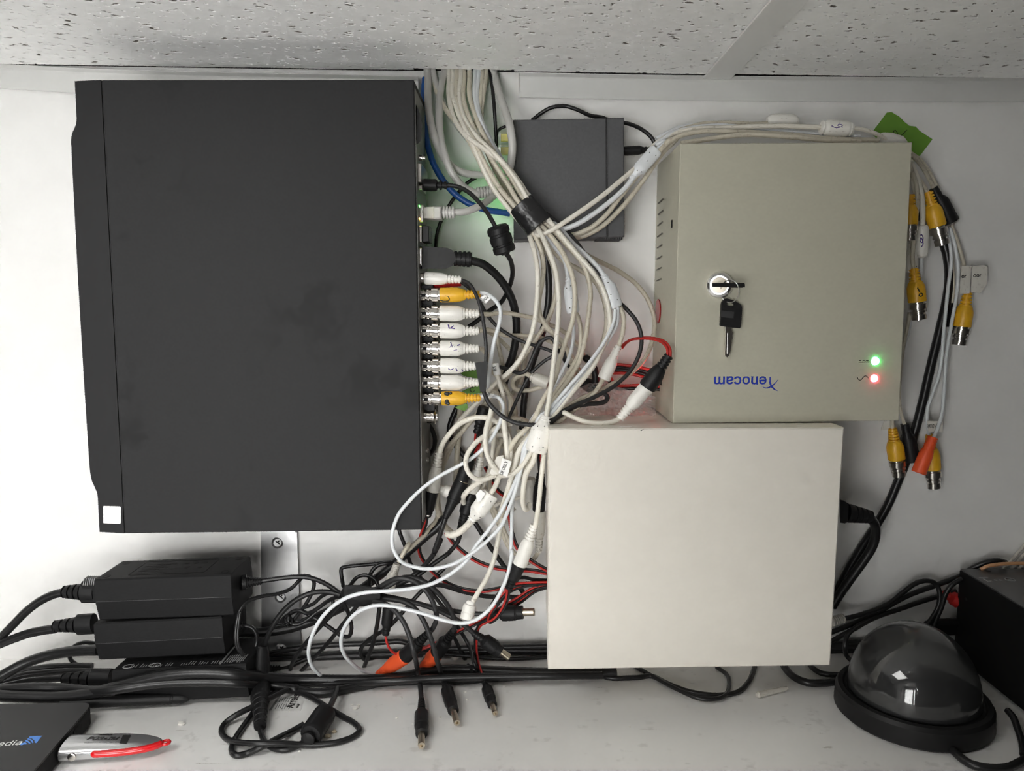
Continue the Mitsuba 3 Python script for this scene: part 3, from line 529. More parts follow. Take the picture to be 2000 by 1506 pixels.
for i, (lab, v, col, rr) in enumerate(rows):
    t = thing('camera_cable', lab, 'cable', None)
    x0 = 818 + i * .8
    v2 = v - 2 if i == 0 else v + (1 if i < 6 else -2)
    r_ = 6.35 if col == 'plug_white' else 5.9
    bnc(t, (x0, v), (936 + (3 if col == 'plug_yellow' else 0), v2), 76, r_, col)
    if v in marks: scribble(t, marks[v], 76 + r_ * .93, .38, 'ink_purple' if i else 'ink_black')
    if i == 6:
        for u, vv, ra in ((874, 769.5, 1.7), (871, 769, 1.5), (880, 768, 1.2), (873, 783, 1.6), (875, 788, 1.5), (871, 787, 1.2)):
            m = trimesh.creation.icosphere(2, ra / 1000); m.vertices[:, 1] *= .5; m.apply_translation(P(u, vv, 76 + r_ * (.93 if vv > 775 else .80))); part(t, 'ink_blot', m, 'ink_black', smooth=True)
    plug_end[i] = t
# their cables
cable(plug_end[0], q('B', (580, 415, 76), (640, 425, 82), (700, 475, 86), (732, 545, 88), (722, 640, 88), (690, 750, 88), (665, 880, 84), (650, 1020, 70), (640, 1110, 55)), 1.6, 'cable_clean')
tag(plug_end[0], [(936, 583), (946, 576), (961, 580), (949, 593)], 84, '1004', 2.2, o=(941, 592.5), ex=(957, 580), fit=.85)
cable(plug_end[1], q('B', (575, 565, 76), (650, 570, 70), (750, 558, 62), (860, 575, 55), (960, 595, 48), (1080, 640, 40), (1180, 690, 34), (1260, 760, 30), (1330, 860, 26), (1380, 980, 22), (1410, 1110, 16), (1420, 1200, 12)), 1.9, 'cable_cream')
cable(plug_end[2], q('B', (575, 690, 76), (640, 680, 66), (760, 720, 56), (880, 725, 48), (1000, 735, 42), (1100, 770, 36), (1200, 840, 30), (1270, 950, 24), (1300, 1080, 18)), 1.9, 'cable_cream')
cable(plug_end[3], q('B', (570, 815, 76), (610, 830, 68), (650, 900, 58), (690, 990, 50), (760, 1090, 44), (820, 1200, 36), (840, 1300, 30)) + q('C', (1210, 330, 26), (1235, 480, 22), (1200, 640, 18)), 1.9, 'cable_cream')
cable(plug_end[4], q('B', (570, 935, 76), (640, 960, 62), (700, 1010, 50), (760, 1080, 40), (800, 1180, 36), (790, 1300, 32)) + q('C', (1060, 330, 28), (1000, 500, 24), (960, 680, 20)), 1.9, 'cable_cream')
cable(plug_end[5], q('B', (565, 1050, 76), (620, 1080, 60), (700, 1130, 48), (740, 1230, 40), (770, 1340, 34)) + q('C', (1130, 420, 28), (1140, 600, 24), (1155, 780, 20), (1140, 890, 16), (1070, 970, 14), (990, 1050, 12)), 1.9, 'cable_cream')
cable(plug_end[6], q('B', (585, 1168, 76), (650, 1160, 80), (720, 1175, 84), (750, 1230, 88), (735, 1330, 90), (690, 1430, 92)) + q('C', (1100, 380, 92), (1020, 480, 92), (900, 580, 92), (760, 660, 92), (600, 745, 92), (430, 865, 94), (300, 990, 96), (190, 1130, 98), (135, 1290, 100), (130, 1400, 100)) + q('D', (745, 190, 100), (800, 275, 98), (890, 312, 96), (1010, 325, 96), (1150, 295, 96), (1280, 225, 94), (1400, 130, 92), (1500, 20, 92)) + q('C', (1240, 1140, 94), (1310, 960, 96), (1370, 760, 97), (1420, 560, 98), (1470, 380, 98), (1580, 160, 96)) + q('B', (1060, 1280, 96), (1230, 1090, 92), (1390, 900, 88), (1500, 740, 84), (1552, 620, 80), (1562, 535, 78)), 1.55, 'cable_clean')
tag(plug_end[6], [(942, 772), (950, 767), (966, 770), (958, 778)], 84, '110', 2.0, o=(949, 777), ex=(960, 769), fit=.8)

ra = thing('audio_cable', 'thin black cable with a white plug in the recorder above the row of camera plugs', 'cable')
A_, B_ = P(820, 543, 76), P(901, 546, 76)
conn(ra, A_, B_, [('metal_collar', 'nickel', [(0, 4.2), (.1, 4.2), (.11, 3.2), (.22, 3.2)]), ('sleeve', 'plug_white', [(.12, 4.6), (.16, 5.2), (.50, 5.0), (.62, 4.0), (.64, .5)]), ('strain_relief', 'plug_white', ridges(.62, 1, 3.9, 2.9, 5, .25))])
part(ra, 'red_plug', lathe(P(838, 551, 62), P(901, 553, 62), [(0, 4.8), (.5, 4.6), (.7, 3.5), (1, 2.6)]), 'plug_red', label='red plug half hidden behind the white one')
cable(ra, q('B', (445, 322, 76), (500, 345, 80), (540, 400, 84), (575, 480, 88), (600, 580, 90), (618, 700, 92), (628, 820, 92), (626, 920, 92)), 1.45, 'cable_matte_black')
yA, yB = P(941, 706, 92), P(947, 767, 92)
part(ra, 'splitter', hull([P(u, v, d) for u, v in ((929, 708), (952, 706), (953, 709), (949, 764), (938, 766), (928, 711)) for d in (88, 95)]), 'plastic_black', smooth=30, label='flat black moulded Y piece')
cable(ra, q('B', (608, 1125, 92), (640, 1200, 96), (700, 1270, 99), (780, 1330, 101), (870, 1362, 102), (980, 1370, 102), (1060, 1365, 100), (1100, 1335, 96), (1170, 1280, 92), (1290, 1220, 86), (1420, 1165, 80), (1560, 1085, 74), (1670, 980, 70), (1735, 860, 68), (1752, 740, 66), (1720, 630, 66), (1660, 550, 66), (1590, 480, 64), (1500, 350, 62), (1430, 265, 60), (1360, 160, 60), (1290, 60, 60), (1220, -20, 58), (1120, -110, 55), (1060, -160, 55)), 1.7, 'cable_matte_black')
ra2 = thing('audio_cable', 'thin black cable running from the white recorder plug down across the pale cables', 'cable')
cable(ra2, q('B', (440, 330, 70), (520, 395, 66), (580, 480, 62), (640, 580, 60), (710, 660, 58), (800, 722, 58), (900, 770, 58), (1010, 805, 58), (1120, 855, 58), (1040, 915, 56), (960, 990, 54), (900, 1090, 52), (850, 1190, 50), (800, 1300, 46), (770, 1360, 40)), 1.45, 'cable_matte_black')
ra3 = thing('audio_cable', 'black cable making a hook shaped loop beside the thick video cable', 'cable')
cable(ra3, q('Q', (1000, 300, 70), (978, 190, 72), (930, 135, 72), (850, 150, 70), (770, 220, 68), (715, 330, 66), (665, 450, 66), (610, 560, 66), (530, 605, 64), (440, 590, 60), (330, 550, 54), (250, 525, 48)), 1.6, 'cable_matte_black')
ra4 = thing('power_cable', 'black cable bent back in a loop just above the cream box', 'cable')
cable(ra4, q('Q', (1500, 780, 60), (1600, 850, 62), (1660, 890, 66), (1690, 935, 68), (1660, 985, 70), (1580, 1010, 72), (1440, 1020, 76), (1300, 1045, 80), (1160, 1100, 84), (1040, 1180, 88), (950, 1250, 92), (920, 1275, 92)), 1.9, 'cable_matte_black')
# HDMI style plug with thick cable
hd = thing('video_cable', 'thick black video cable with a broad flat plug in the recorder', 'cable')
part(hd, 'plug', hull([P(u, v, d) for u, v in ((824, 481), (873, 484), (884, 489), (889, 497), (889, 508), (884, 519), (872, 525), (824, 525)) for d in (66, 78)]), 'plastic_black', smooth=20)
part(hd, 'metal_shell', slab([(817, 487), (826, 487), (826, 519), (817, 519)], 76, 68, .3), 'nickel', smooth=False)
part(hd, 'strain_relief', lathe(P(887, 505, 72), P(921, 507, 72), ridges(0, 1, 6.0, 6.4, 4, .14), 22), 'plastic_black')
cable(hd, q('B', (515, 180, 72), (600, 205, 70), (680, 265, 66), (750, 345, 60), (805, 440, 55), (838, 550, 50), (848, 660, 46), (840, 770, 42), (815, 880, 38), (785, 960, 34), (760, 1060, 30), (720, 1180, 24)), 3.4, 'cable_black', sides=16)
th = thing('video_cable', 'thick black cable running straight down behind the fan of pale cables', 'cable')
cable(th, q('B', (1060, 120, 30), (1072, 220, 30), (1082, 360, 30), (1078, 480, 30), (1058, 600, 30), (1030, 720, 30), (990, 840, 30), (950, 960, 30), (920, 1080, 30), (902, 1200, 28), (893, 1320, 26), (888, 1440, 24)) + q('C', (1395, 330, 22), (1390, 400, 16)), 3.0, 'cable_black', sides=16)
# power lead of the recorder with ferrite
pw = thing('power_cable', 'thin black recorder power lead with a round plug and a ferrite lump', 'cable')
A_, B_ = P(818, 361, 66), P(877, 362, 66)
conn(pw, A_, B_, [('metal_tip', 'nickel', [(0, 2.2), (.12, 2.2)]), ('plug', 'plastic_black', [(.08, 4.5), (.12, 4.8), (.56, 4.8), (.60, 4.2), (.62, 2.6), (.68, 2.6), (.69, 3.9), (.76, 3.7), (.77, 2.4), (.84, 2.4), (.85, 3.2), (.93, 3.0), (.94, 1.9), (1, 1.9)])])
cable(pw, q('A', (350, 968, 66), (420, 980, 68), (500, 1020, 72), (570, 1085, 76), (630, 1160, 80), (670, 1225, 84), (695, 1270, 86)), 1.75, 'cable_black')
A_, B_ = P(970, 440, 86), P(988, 497, 82)
part(pw, 'ferrite_core', lathe(A_, B_, [(0, 4.0), (.02, 7.2), (.09, 8.6), (.10, 8.9), (.27, 8.9), (.29, 8.2), (.36, 8.2), (.38, 8.9), (.62, 8.9), (.64, 8.2), (.70, 8.2), (.72, 8.9), (.88, 8.9), (.93, 8.0), (.95, 3.6), (1, 3.4)], 28), 'plastic_black')
cable(pw, q('B', (772, 130, 82), (800, 170, 78), (818, 240, 70), (812, 320, 58), (780, 410, 48), (730, 490, 40), (650, 545, 34), (560, 620, 30), (500, 660, 28)), 1.9, 'cable_black')
# usb dongle
us = thing('usb_dongle', 'tiny black plug in the recorder between the network plug and the video plug', 'usb receiver')
part(us, 'body', slab([(824, 440), (838, 441), (838, 472), (824, 473)], 82, 58, .5), 'plastic_black', smooth=False)
# network cables
n1 = thing('network_cable', 'grey network cable with a clear plug lit by the recorder network lights', 'cable')
part(n1, 'plug', slab([(823, 405), (848, 403), (848, 427), (823, 427)], 74, 60, .6), 'plug_grey', smooth=False)
part(n1, 'plug_end', slab([(846, 403.5), (861, 403.5), (861, 427.5), (846, 427.5)], 75, 59, 1), 'cable_grey', smooth=False)
part(n1, 'strain_relief', lathe(P(860, 415, 67), P(889, 415, 67), ridges(0, 1, 5.2, 4.8, 5, .3), 20, squash=.9), 'cable_grey')
cable(n1, q('A', (400, 1165, 67), (470, 1162, 66), (550, 1135, 62), (630, 1090, 54), (700, 1035, 44), (760, 990, 36), (810, 950, 30)), 2.9, 'cable_grey')
n2 = thing('network_cable', 'grey network cable from the ceiling with a ridged boot turned to the switch', 'cable')
cable(n2, rise(q('A', (330, 120, 30), (322, 170, 32), (297, 290, 36), (288, 430, 40), (292, 580, 42), (320, 720, 44), (370, 860, 44), (440, 960, 42), (520, 1015, 40), (570, 1030, 38))), 3.2, 'cable_grey', sides=16)
part(n2, 'strain_relief', lathe(P(932, 377, 38), P(960, 374, 36), ridges(0, 1, 4.8, 5.2, 5, .3), 20), 'cable_grey')
part(n2, 'plug', slab([(958, 362), (1001, 362), (1001, 389), (958, 389)], 38, 26, .6), 'clear_plastic', smooth=False)
n3_ = thing('network_cable', 'grey network cable falling from the ceiling in front of the yellow switch lights', 'cable')
cable(n3_, rise(q('A', (672, 110, 36), (690, 180, 40), (720, 300, 46), (765, 430, 50), (803, 560, 52), (818, 690, 52), (808, 800, 50), (785, 900, 46))), 3.3, 'cable_grey', sides=16)
n4 = thing('network_cable', 'pale grey network cable from the ceiling nearest the recorder', 'cable')
cable(n4, rise(q('A', (200, 120, 56), (205, 180, 56), (206, 320, 54), (218, 470, 50), (250, 610, 46), (300, 730, 42), (365, 820, 38), (450, 875, 34), (560, 895, 30), (680, 890, 26))), 3.2, 'cable_grey', sides=16)
n5 = thing('network_cable', 'blue network cable curving behind the grey ones into the switch', 'cable')
cable(n5, rise(q('A', (185, 200, 20), (174, 380, 22), (180, 520, 24), (205, 680, 26), (250, 820, 28), (320, 940, 30), (410, 1040, 30), (520, 1110, 30), (640, 1150, 30), (740, 1165, 28), (800, 1175, 27))), 2.7, 'cable_blue', sides=16)
part(n5, 'plug', slab([(979, 403), (1002, 403), (1002, 427), (979, 427)], 33, 20, .6), 'clear_plastic', smooth=False)
n6 = thing('network_cable', 'short pale network cable crossing behind the taped bundle near the recorder', 'cable')
cable(n6, rise(q('A', (240, 120, 40), (255, 200, 38), (285, 300, 30), (340, 420, 24), (420, 540, 18), (500, 640, 12))), 2.6, 'cable_grey')
for i, (v, lab) in enumerate(((257, 'clear network plug glowing yellow in the upper port of the switch'), (283, 'clear network plug glowing yellow in the second port of the switch'))):
    t = thing('network_plug', lab, 'network plug')
    part(t, 'housing', slab([(973, v), (1002, v), (1002, v + 24), (973, v + 24)], 37, 24, .8), 'clear_plastic', smooth=False)
    part(t, 'contact_strip', slab([(978, v + 4), (1000, v + 4), (1000, v + 19), (978, v + 19)], 31, 27, .4), 'tape_yellow_clear', smooth=False)
# switch power lead
sp = thing('power_cable', 'thin black lead of the switch looping over its top to a plug at its right', 'cable')
A_, B_ = P(1219, 295, 22), P(1278, 292, 22)
conn(sp, A_, B_, [('plug', 'plastic_black', [(0, 3.6), (.04, 3.9), (.5, 3.9), (.56, 3.4), (.6, 2.6)]), ('strain_relief', 'plastic_black', ridges(.58, 1, 3.0, 2.2, 4, .25))])
cable(sp, q('A', (1840, 700, 22), (1842, 660, 24), (1820, 620, 24), (1760, 570, 22), (1690, 535, 16), (1620, 515, 8)), 1.7, 'cable_black')
cable(sp, q('A', (1520, 500, 6), (1460, 478, 8), (1380, 465, 10), (1290, 425, 12), (1200, 398, 12), (1100, 408, 12), (1030, 445, 10), (960, 500, 6)), 1.7, 'cable_black')
sl = thing('power_cable', 'flat black lead dropping from the ceiling beside the yellow lit plugs', 'cable')
cable(sl, rise(q('A', (650, 120, 20), (668, 230, 22), (684, 380, 24), (694, 520, 24), (700, 640, 22), (704, 760, 18))), 1.5, 'cable_black')
cable(sl, q('A', (706, 600, 22), (725, 565, 26), (765, 545, 28), (820, 530, 20)), 1.2, 'cable_black')
sb = thing('power_cable', 'thin black lead curving down the wall between the recorder and the ferrite lump', 'cable')
cable(sb, q('A', (640, 870, 20), (560, 910, 18), (490, 955, 16), (430, 1020, 14), (370, 1100, 14), (310, 1210, 14), (275, 1310, 14), (264, 1400, 12), (266, 1480, 10)), 1.6, 'cable_black')

# ------------------------------------------------------------------ the taped bundle of camera cables
up = dict(
 a=q('A', (355, 120, 62), (360, 180, 64), (356, 300, 66), (390, 470, 70), (480, 610, 72), (620, 712, 72), (770, 825, 70), (870, 950, 68), (945, 1065, 66)),
 b=q('A', (385, 120, 58), (390, 180, 58), (382, 300, 60), (430, 460, 62), (510, 630, 64), (585, 800, 66), (680, 990, 66), (800, 1150, 66)),
 c=q('A', (415, 120, 52), (418, 180, 52), (408, 320, 56), (462, 490, 60), (555, 680, 64), (640, 850, 66), (740, 1010, 67), (840, 1130, 68)),
 d=q('A', (442, 120, 60), (445, 180, 62), (432, 330, 68), (478, 500, 74), (580, 640, 76), (700, 755, 74), (810, 880, 72), (925, 1070, 70)),
 e=q('A', (466, 120, 48), (470, 180, 48), (462, 330, 52), (520, 520, 56), (612, 690, 60), (705, 840, 62), (790, 970, 64), (865, 1095, 66)),
 f=q('A', (505, 120, 44), (508, 180, 44), (506, 310, 48), (545, 450, 52), (605, 600, 54), (690, 740, 56), (775, 865, 58), (905, 1080, 60)),
 g=q('A', (545, 120, 40), (548, 180, 40), (545, 330, 44), (590, 510, 48), (665, 670, 52), (740, 790, 54), (830, 920, 56), (930, 1060, 58)),
 h=q('A', (578, 120, 36), (575, 180, 36), (560, 320, 38), (590, 490, 42), (660, 640, 46), (740, 780, 50), (850, 950, 54), (950, 1058, 56)),
 i=q('A', (600, 120, 32), (602, 180, 32), (590, 330, 34), (555, 500, 38), (545, 680, 44), (600, 840, 50), (690, 1010, 56), (815, 1140, 58)),
 j=q('A', (628, 120, 28), (630, 170, 28), (610, 300, 28), (592, 470, 30), (622, 690, 36), (710, 890, 44), (850, 1100, 52)),
 k=q('A', (240, 120, 46), (250, 180, 44), (270, 290, 44), (335, 420, 48), (470, 590, 54), (560, 760, 58), (660, 960, 60), (810, 1145, 62)))
tp = lambda x, y, d: q('A', (x, y, d))
dn = dict(
 a=tp(1055, 1190, 66) + q('B', (1085, -105, 68), (1180, 10, 74), (1300, 150, 78), (1400, 265, 80), (1470, 380, 80), (1515, 530, 80), (1520, 680, 80), (1475, 800, 82), (1400, 950, 86), (1270, 1110, 90), (1130, 1280, 94), (1000, 1400, 96)) + q('C', (1380, 480, 96), (1330, 640, 94), (1275, 820, 90), (1235, 960, 84), (1190, 1090, 78)),
 b=tp(940, 1320, 64) + q('B', (945, 10, 66), (975, 110, 72), (998, 240, 76), (1000, 370, 78), (993, 500, 78), (975, 640, 76), (940, 760, 74), (870, 900, 70), (790, 990, 66), (700, 1065, 60), (600, 1170, 54), (480, 1290, 46), (390, 1400, 40)) + q('C', (600, 470, 34), (530, 620, 28), (470, 790, 22)),
 c=tp(965, 1310, 66) + q('B', (978, -5, 66), (1025, 110, 66), (1042, 230, 66), (1030, 360, 66), (1008, 480, 66), (1020, 580, 66), (1075, 670, 64), (1160, 750, 60), (1230, 850, 54), (1290, 960, 46), (1330, 1020, 40)),
 d=tp(1000, 1280, 70) + q('B', (1015, -30, 72), (1080, 110, 80), (1130, 250, 86), (1150, 400, 90), (1152, 560, 92), (1140, 720, 94), (1118, 900, 96), (1100, 1060, 98), (1085, 1180, 100), (1062, 1310, 102)),
 e=tp(1020, 1260, 66) + q('B', (1045, -50, 68), (1140, 60, 72), (1205, 170, 76), (1258, 320, 80), (1270, 470, 82), (1252, 620, 82), (1205, 760, 82), (1160, 900, 84), (1120, 1050, 88), (1040, 1190, 92), (960, 1350, 95)) + q('C', (1330, 400, 95), (1240, 600, 88), (1220, 720, 80)),
 f=tp(1035, 1240, 62) + q('B', (1080, -70, 64), (1200, 60, 64), (1300, 165, 64), (1355, 270, 64), (1382, 410, 64), (1370, 560, 64), (1345, 740, 64), (1300, 910, 66), (1220, 1050, 70), (1100, 1220, 76), (980, 1390, 80)) + q('C', (1310, 500, 78), (1260, 660, 74)),
 g=tp(1010, 1265, 60) + q('B', (1050, -20, 60), (1130, 90, 60), (1195, 180, 60), (1222, 300, 60)),
 h=tp(1045, 1230, 62) + q('B', (1120, -85, 62), (1260, 60, 66), (1380, 170, 70), (1445, 240, 73), (1478, 290, 75)),
 i=tp(950, 1310, 58) + q('B', (990, 0, 56), (1055, 100, 54), (1110, 220, 52), (1140, 340, 52), (1125, 460, 50), (1080, 600, 48), (1010, 720, 46), (920, 850, 44), (820, 980, 42), (700, 1110, 40), (600, 1240, 38), (470, 1400, 34)) + q('C', (680, 470, 30), (600, 640, 26)),
 j=tp(1050, 1220, 54) + q('B', (1160, -60, 48), (1250, 50, 42), (1340, 130, 36), (1450, 190, 30), (1580, 255, 26), (1710, 350, 25), (1800, 470, 25), (1845, 610, 26), (1830, 760, 30), (1775, 890, 38), (1680, 990, 48), (1500, 1095, 60), (1300, 1190, 72), (1140, 1290, 84), (1060, 1370, 92)),
 k=tp(985, 1290, 54) + q('B', (1030, -20, 50), (1100, 90, 46), (1180, 180, 42), (1290, 240, 40), (1420, 340, 38), (1480, 470, 36), (1500, 620, 36), (1470, 780, 36), (1400, 940, 38)))
cl = dict(a='cable_white', b='cable_white', c='cable_cream', d='cable_white', e='cable_cream', f='cable_cream', g='cable_clean', h='cable_clean', i='cable_cream', j='cable_cream', k='cable_cream')
lb = dict(a='dirty white camera cable, frontmost at the top of the bundle, bowing right below the tape', b='white camera cable on the left edge below the tape, bending to the lower left', c='cream camera cable twisting behind its neighbours below the black tape',
          d='white camera cable running straight down into the speckled splitter beside the cream box', e='cream camera cable in front of the clean white splitter below the tape', f='cream camera cable just right of the middle of the fan below the tape',
          g='clean white camera cable ending in a narrow splitter in the middle of the fan', h='clean white camera cable ending in the splitter at the right of the fan', i='cream camera cable at the back of the bundle, falling to the lower left',
          j='long pale camera cable making the widest loop at the right of the fan', k='cream camera cable at the back of the bundle, falling behind the right splitter')
bund = {}
for n in up:
    t = thing('camera_cable', lb[n], 'cable'); bund[n] = t
    cable(t, rise(up[n]) + dn[n], 2.05 if cl[n] != 'cable_clean' else 1.9, cl[n])
tape = thing('cable_tape', 'black electrical tape wound around the bundle of pale cables', 'tape')
A_, B_ = P(1017, 399.5, 63), P(1053.5, 443.5, 65)
part(tape, 'wrap', lathe(A_, B_, [(0, 10.2), (0, 11.4), (.02, 11.7), (.45, 11.6), (.46, 11.9), (.98, 11.9), (1, 11.5), (1, 10.3)], 40, squash=.95), 'tape_black', smooth=30)
# splitters on those cables
splitter(bund['d'], (1066, 812, 102), (1046, 883, 102), 102, 8.6)
splitter(bund['g'], q('B', (1222, 300))[0], q('B', (1258, 560))[0], 60, 5.6, 'cable_clean')
splitter(bund['h'], q('B', (1478, 283))[0], q('B', (1562, 522))[0], 76, 6.6, 'cable_clean')
cable(bund['g'], q('B', (1248, 550, 60), (1262, 700, 60), (1235, 860, 62), (1170, 1000, 66), (1060, 1180, 72), (960, 1330, 78), (900, 1450, 80)), 1.5, 'cable_clean')
cable(bund['g'], q('B', (1262, 535, 60), (1296, 600, 58), (1312, 700, 58), (1300, 850, 60), (1220, 1000, 64), (1100, 1180, 70)), 1.9, 'cable_cream')
cable(bund['h'], q('B', (1578, 520, 76), (1572, 640, 76), (1510, 760, 78), (1420, 900, 82), (1290, 1065, 88), (1160, 1215, 94), (1040, 1350, 98)) + q('C', (1430, 440, 98), (1390, 640, 96), (1300, 880, 92), (1180, 1120, 90), (1060, 1290, 90), (940, 1440, 90)) + q('D', (1260, 262, 94), (1160, 350, 96), (1010, 430, 98), (860, 465, 100), (700, 480, 100), (540, 492, 100), (400, 535, 98), (275, 630, 94), (190, 760, 88), (152, 900, 80), (175, 1000, 70), (245, 1078, 56), (270, 1105, 50)), 1.6, 'cable_clean')
cable(bund['h'], q('B', (1596, 515, 74), (1622, 600, 72), (1615, 700, 70), (1585, 810, 68)), 2.0, 'cable_cream')
barrel(bund['h'], q('B', (1585, 800))[0], q('B', (1478, 1040))[0], 68, 5.4, 'plug_white')
cable(bund['h'], q('B', (1478, 1035, 68), (1410, 1140, 74), (1290, 1240, 80), (1150, 1350, 86)) + q('C', (1580, 330, 90), (1520, 420, 90)), 1.9, 'cable_cream')
cable(bund['d'], q('C', (1490, 500, 100), (1440, 590, 99), (1380, 670, 98), (1310, 725, 96), (1230, 745, 92), (1150, 740, 88)), 1.9, 'cable_white')
cable(bund['d'], q('C', (1530, 510, 100), (1505, 610, 99), (1440, 720, 98), (1415, 850, 96), (1405, 950, 92), (1415, 1050, 88), (1445, 1075, 84), (1475, 1020, 80)), 2.2, 'cable_white')
cable(bund['d'], q('C', (1510, 505, 98), (1470, 600, 94), (1400, 730, 92), (1310, 860, 90), (1240, 1000, 88), (1190, 1150, 86)), 1.9, 'cable_cream')

# ------------------------------------------------------------------ plugs and loops between the recorder and the cream box
c1 = thing('camera_cable', 'white looped cable with a ridged grey plug joined to a black one beside the recorder', 'cable')
barrel(c1, q('C', (590, 520))[0], q('C', (525, 900))[0], 62, 5.8, 'plug_grey')
cable(c1, q('C', (592, 525, 62), (620, 440, 66), (680, 350, 72), (760, 260, 76), (850, 205, 80), (950, 178, 82), (1050, 182, 84), (1140, 215, 84), (1220, 280, 82), (1275, 370, 80), (1285, 480, 76), (1260, 600, 70)), 2.2, 'cable_white')
c1b = thing('power_lead', 'black barrel plug with red and black wire joined to the ridged grey plug', 'cable')
A_, B_ = P(*q('C', (518, 898))[0], 61), P(*q('C', (470, 1140))[0], 58)
conn(c1b, A_, B_, [('barrel', 'plastic_black', [(0, 5.2), (.02, 5.5), (.72, 5.0), (.74, 4.0), (.8, 4.0), (.81, 4.4), (.88, 4.2), (.89, 3.4), (.94, 3.4), (.95, 3.8), (1, 3.6)])])
pair(c1b, q('C', (470, 1135, 58), (455, 1220, 54), (425, 1300, 48), (395, 1380, 40)) + q('D', (922, 130, 34), (930, 220, 30), (985, 310, 28), (1080, 400, 28), (1210, 460, 30), (1350, 480, 34), (1480, 462, 38), (1600, 435, 44), (1720, 425, 52), (1820, 428, 60)), .95)
c2 = thing('camera_cable', 'white camera cable with ridged white plug behind the long thin white loop', 'cable')
barrel(c2, q('C', (992, 560))[0], q('C', (912, 912))[0], 58, 5.8, 'plug_white')
cable(c2, q('C', (994, 565, 58), (1010, 480, 56), (1050, 380, 54), (1090, 250, 50), (1100, 120, 46)), 2.0, 'cable_cream')
c2b = thing('power_lead', 'black ridged barrel plug below the ridged white plug, with a black cable', 'cable')
A_, B_ = P(*q('C', (905, 910))[0], 58), P(*q('C', (800, 1290))[0], 58)
conn(c2b, A_, B_, [('barrel', 'plastic_black', [(0, 5.6), (.02, 6.1), (.14, 6.1), (.15, 5.8), (.18, 5.8), (.19, 6.1), (.26, 6.1), (.27, 5.8), (.3, 5.8), (.31, 6.1), (.52, 6.0), (.54, 5.2)] + ridges(.55, .95, 4.9, 3.9, 5, .15))])
cable(c2b, q('C', (800, 1290, 58), (770, 1390, 56), (700, 1480, 54)) + q('D', (1130, 215, 52), (1010, 300, 50), (900, 380, 48), (780, 430, 50), (650, 460, 56)), 2.0, 'cable_black')
c3 = thing('power_lead', 'two black barrel plugs pushed together with a gold seam, left of the speckled splitter', 'cable')
A_, B_ = P(*q('C', (905, 520))[0], 66), P(*q('C', (810, 800))[0], 70)
conn(c3, A_, B_, [('socket', 'plastic_black', [(0, 2.6), (.1, 3.8), (.3, 5.4), (.99, 5.7), (1, 5)])])
part(c3, 'seam_ring', lathe(A_ + (B_ - A_) * .995, A_ + (B_ - A_) * 1.015, [(0, 5.4), (1, 5.4)]), 'brass_tip')
A2, B2 = A_ + (B_ - A_) * 1.01, P(*q('C', (645, 1165))[0], 76)
conn(c3, A2, B2, [('plug', 'plastic_black', [(0, 5.6), (.02, 6.0), (.42, 6.0), (.44, 5.5), (.47, 5.5), (.48, 5.9), (.53, 5.7)] + ridges(.54, .98, 4.9, 2.6, 7, .06))])
cable(c3, q('C', (648, 1160, 76), (610, 1280, 76), (570, 1400, 74), (540, 1490, 72)) + q('D', (1075, 120, 68), (1020, 230, 62), (930, 330, 58), (840, 400, 58), (720, 450, 62), (600, 470, 68)), 2.1, 'cable_black')
cable(c3, q('C', (905, 525, 66), (940, 450, 62), (985, 360, 56), (1040, 250, 50), (1090, 130, 44)), 1.5, 'cable_black')
c4 = thing('power_lead', 'red ridged plug half hidden behind the long white cable', 'cable')
barrel(c4, q('C', (1010, 440))[0], q('C', (890, 700))[0], 50, 5.6, 'plug_red', n=6)
c5 = thing('power_lead', 'black plug with thin red wire hanging above the red ridged plug', 'cable')
A_, B_ = P(*q('C', (1030, 75))[0], 48), P(*q('C', (955, 330))[0], 46)
conn(c5, A_, B_, [('barrel', 'plastic_black', [(0, 4.8), (.05, 5.2), (.55, 5.2), (.62, 4.4), (.66, 3.4), (.72, 3.4), (.74, 3.9), (.82, 3.7), (.84, 3.0), (.9, 3.0), (.92, 3.4), (1, 3.2)])])
pair(c5, q('C', (955, 325, 46), (950, 390, 44), (945, 450, 38)), .9)
c6 = thing('camera_cable', 'white splitter under the crinkled clear tape, above the bent white cable end', 'cable')
splitter(c6, q('C', (895, 1195))[0], q('C', (1095, 920))[0], 84, 7.4, flat=.7)
cable(c6, q('C', (905, 1185, 84), (850, 1245, 82), (780, 1300, 80), (715, 1325, 78), (670, 1315, 74)), 2.9, 'cable_white')
cable(c6, q('C', (1090, 925, 84), (1130, 860, 86), (1165, 780, 88), (1200, 700, 86), (1250, 600, 80)), 2.1, 'cable_white')
part(c6, 'clear_wrap', hull([P(u, v, d) for u, v in q('C', (945, 930), (990, 880), (1040, 920), (1000, 985), (960, 1005)) for d in (90, 91)]), 'paper_white', smooth=False, label='crinkled strip of clear white tape')
dl = thing('camera_cable', 'white looped cables bound with a white tag lettered DE ONLY', 'cable')
cable(dl, q('C', (1110, 60, 92), (1085, 160, 94), (1050, 280, 96), (1038, 400, 97), (1050, 510, 98), (1090, 610, 98), (1150, 690, 97), (1200, 730, 94)), 2.1, 'cable_white')
cable(dl, q('C', (1290, 240, 80), (1180, 260, 86), (1060, 340, 90), (960, 410, 94), (885, 500, 96), (848, 590, 98), (855, 670, 98), (900, 745, 98), (980, 785, 96), (1060, 775, 94), (1140, 740, 92)), 2.0, 'cable_white')
cable(dl, q('C', (885, 1060, 50), (825, 1000, 64), (845, 920, 80), (920, 850, 84), (1010, 790, 88), (1110, 730, 90), (1180, 690, 90)), 2.3, 'cable_white')
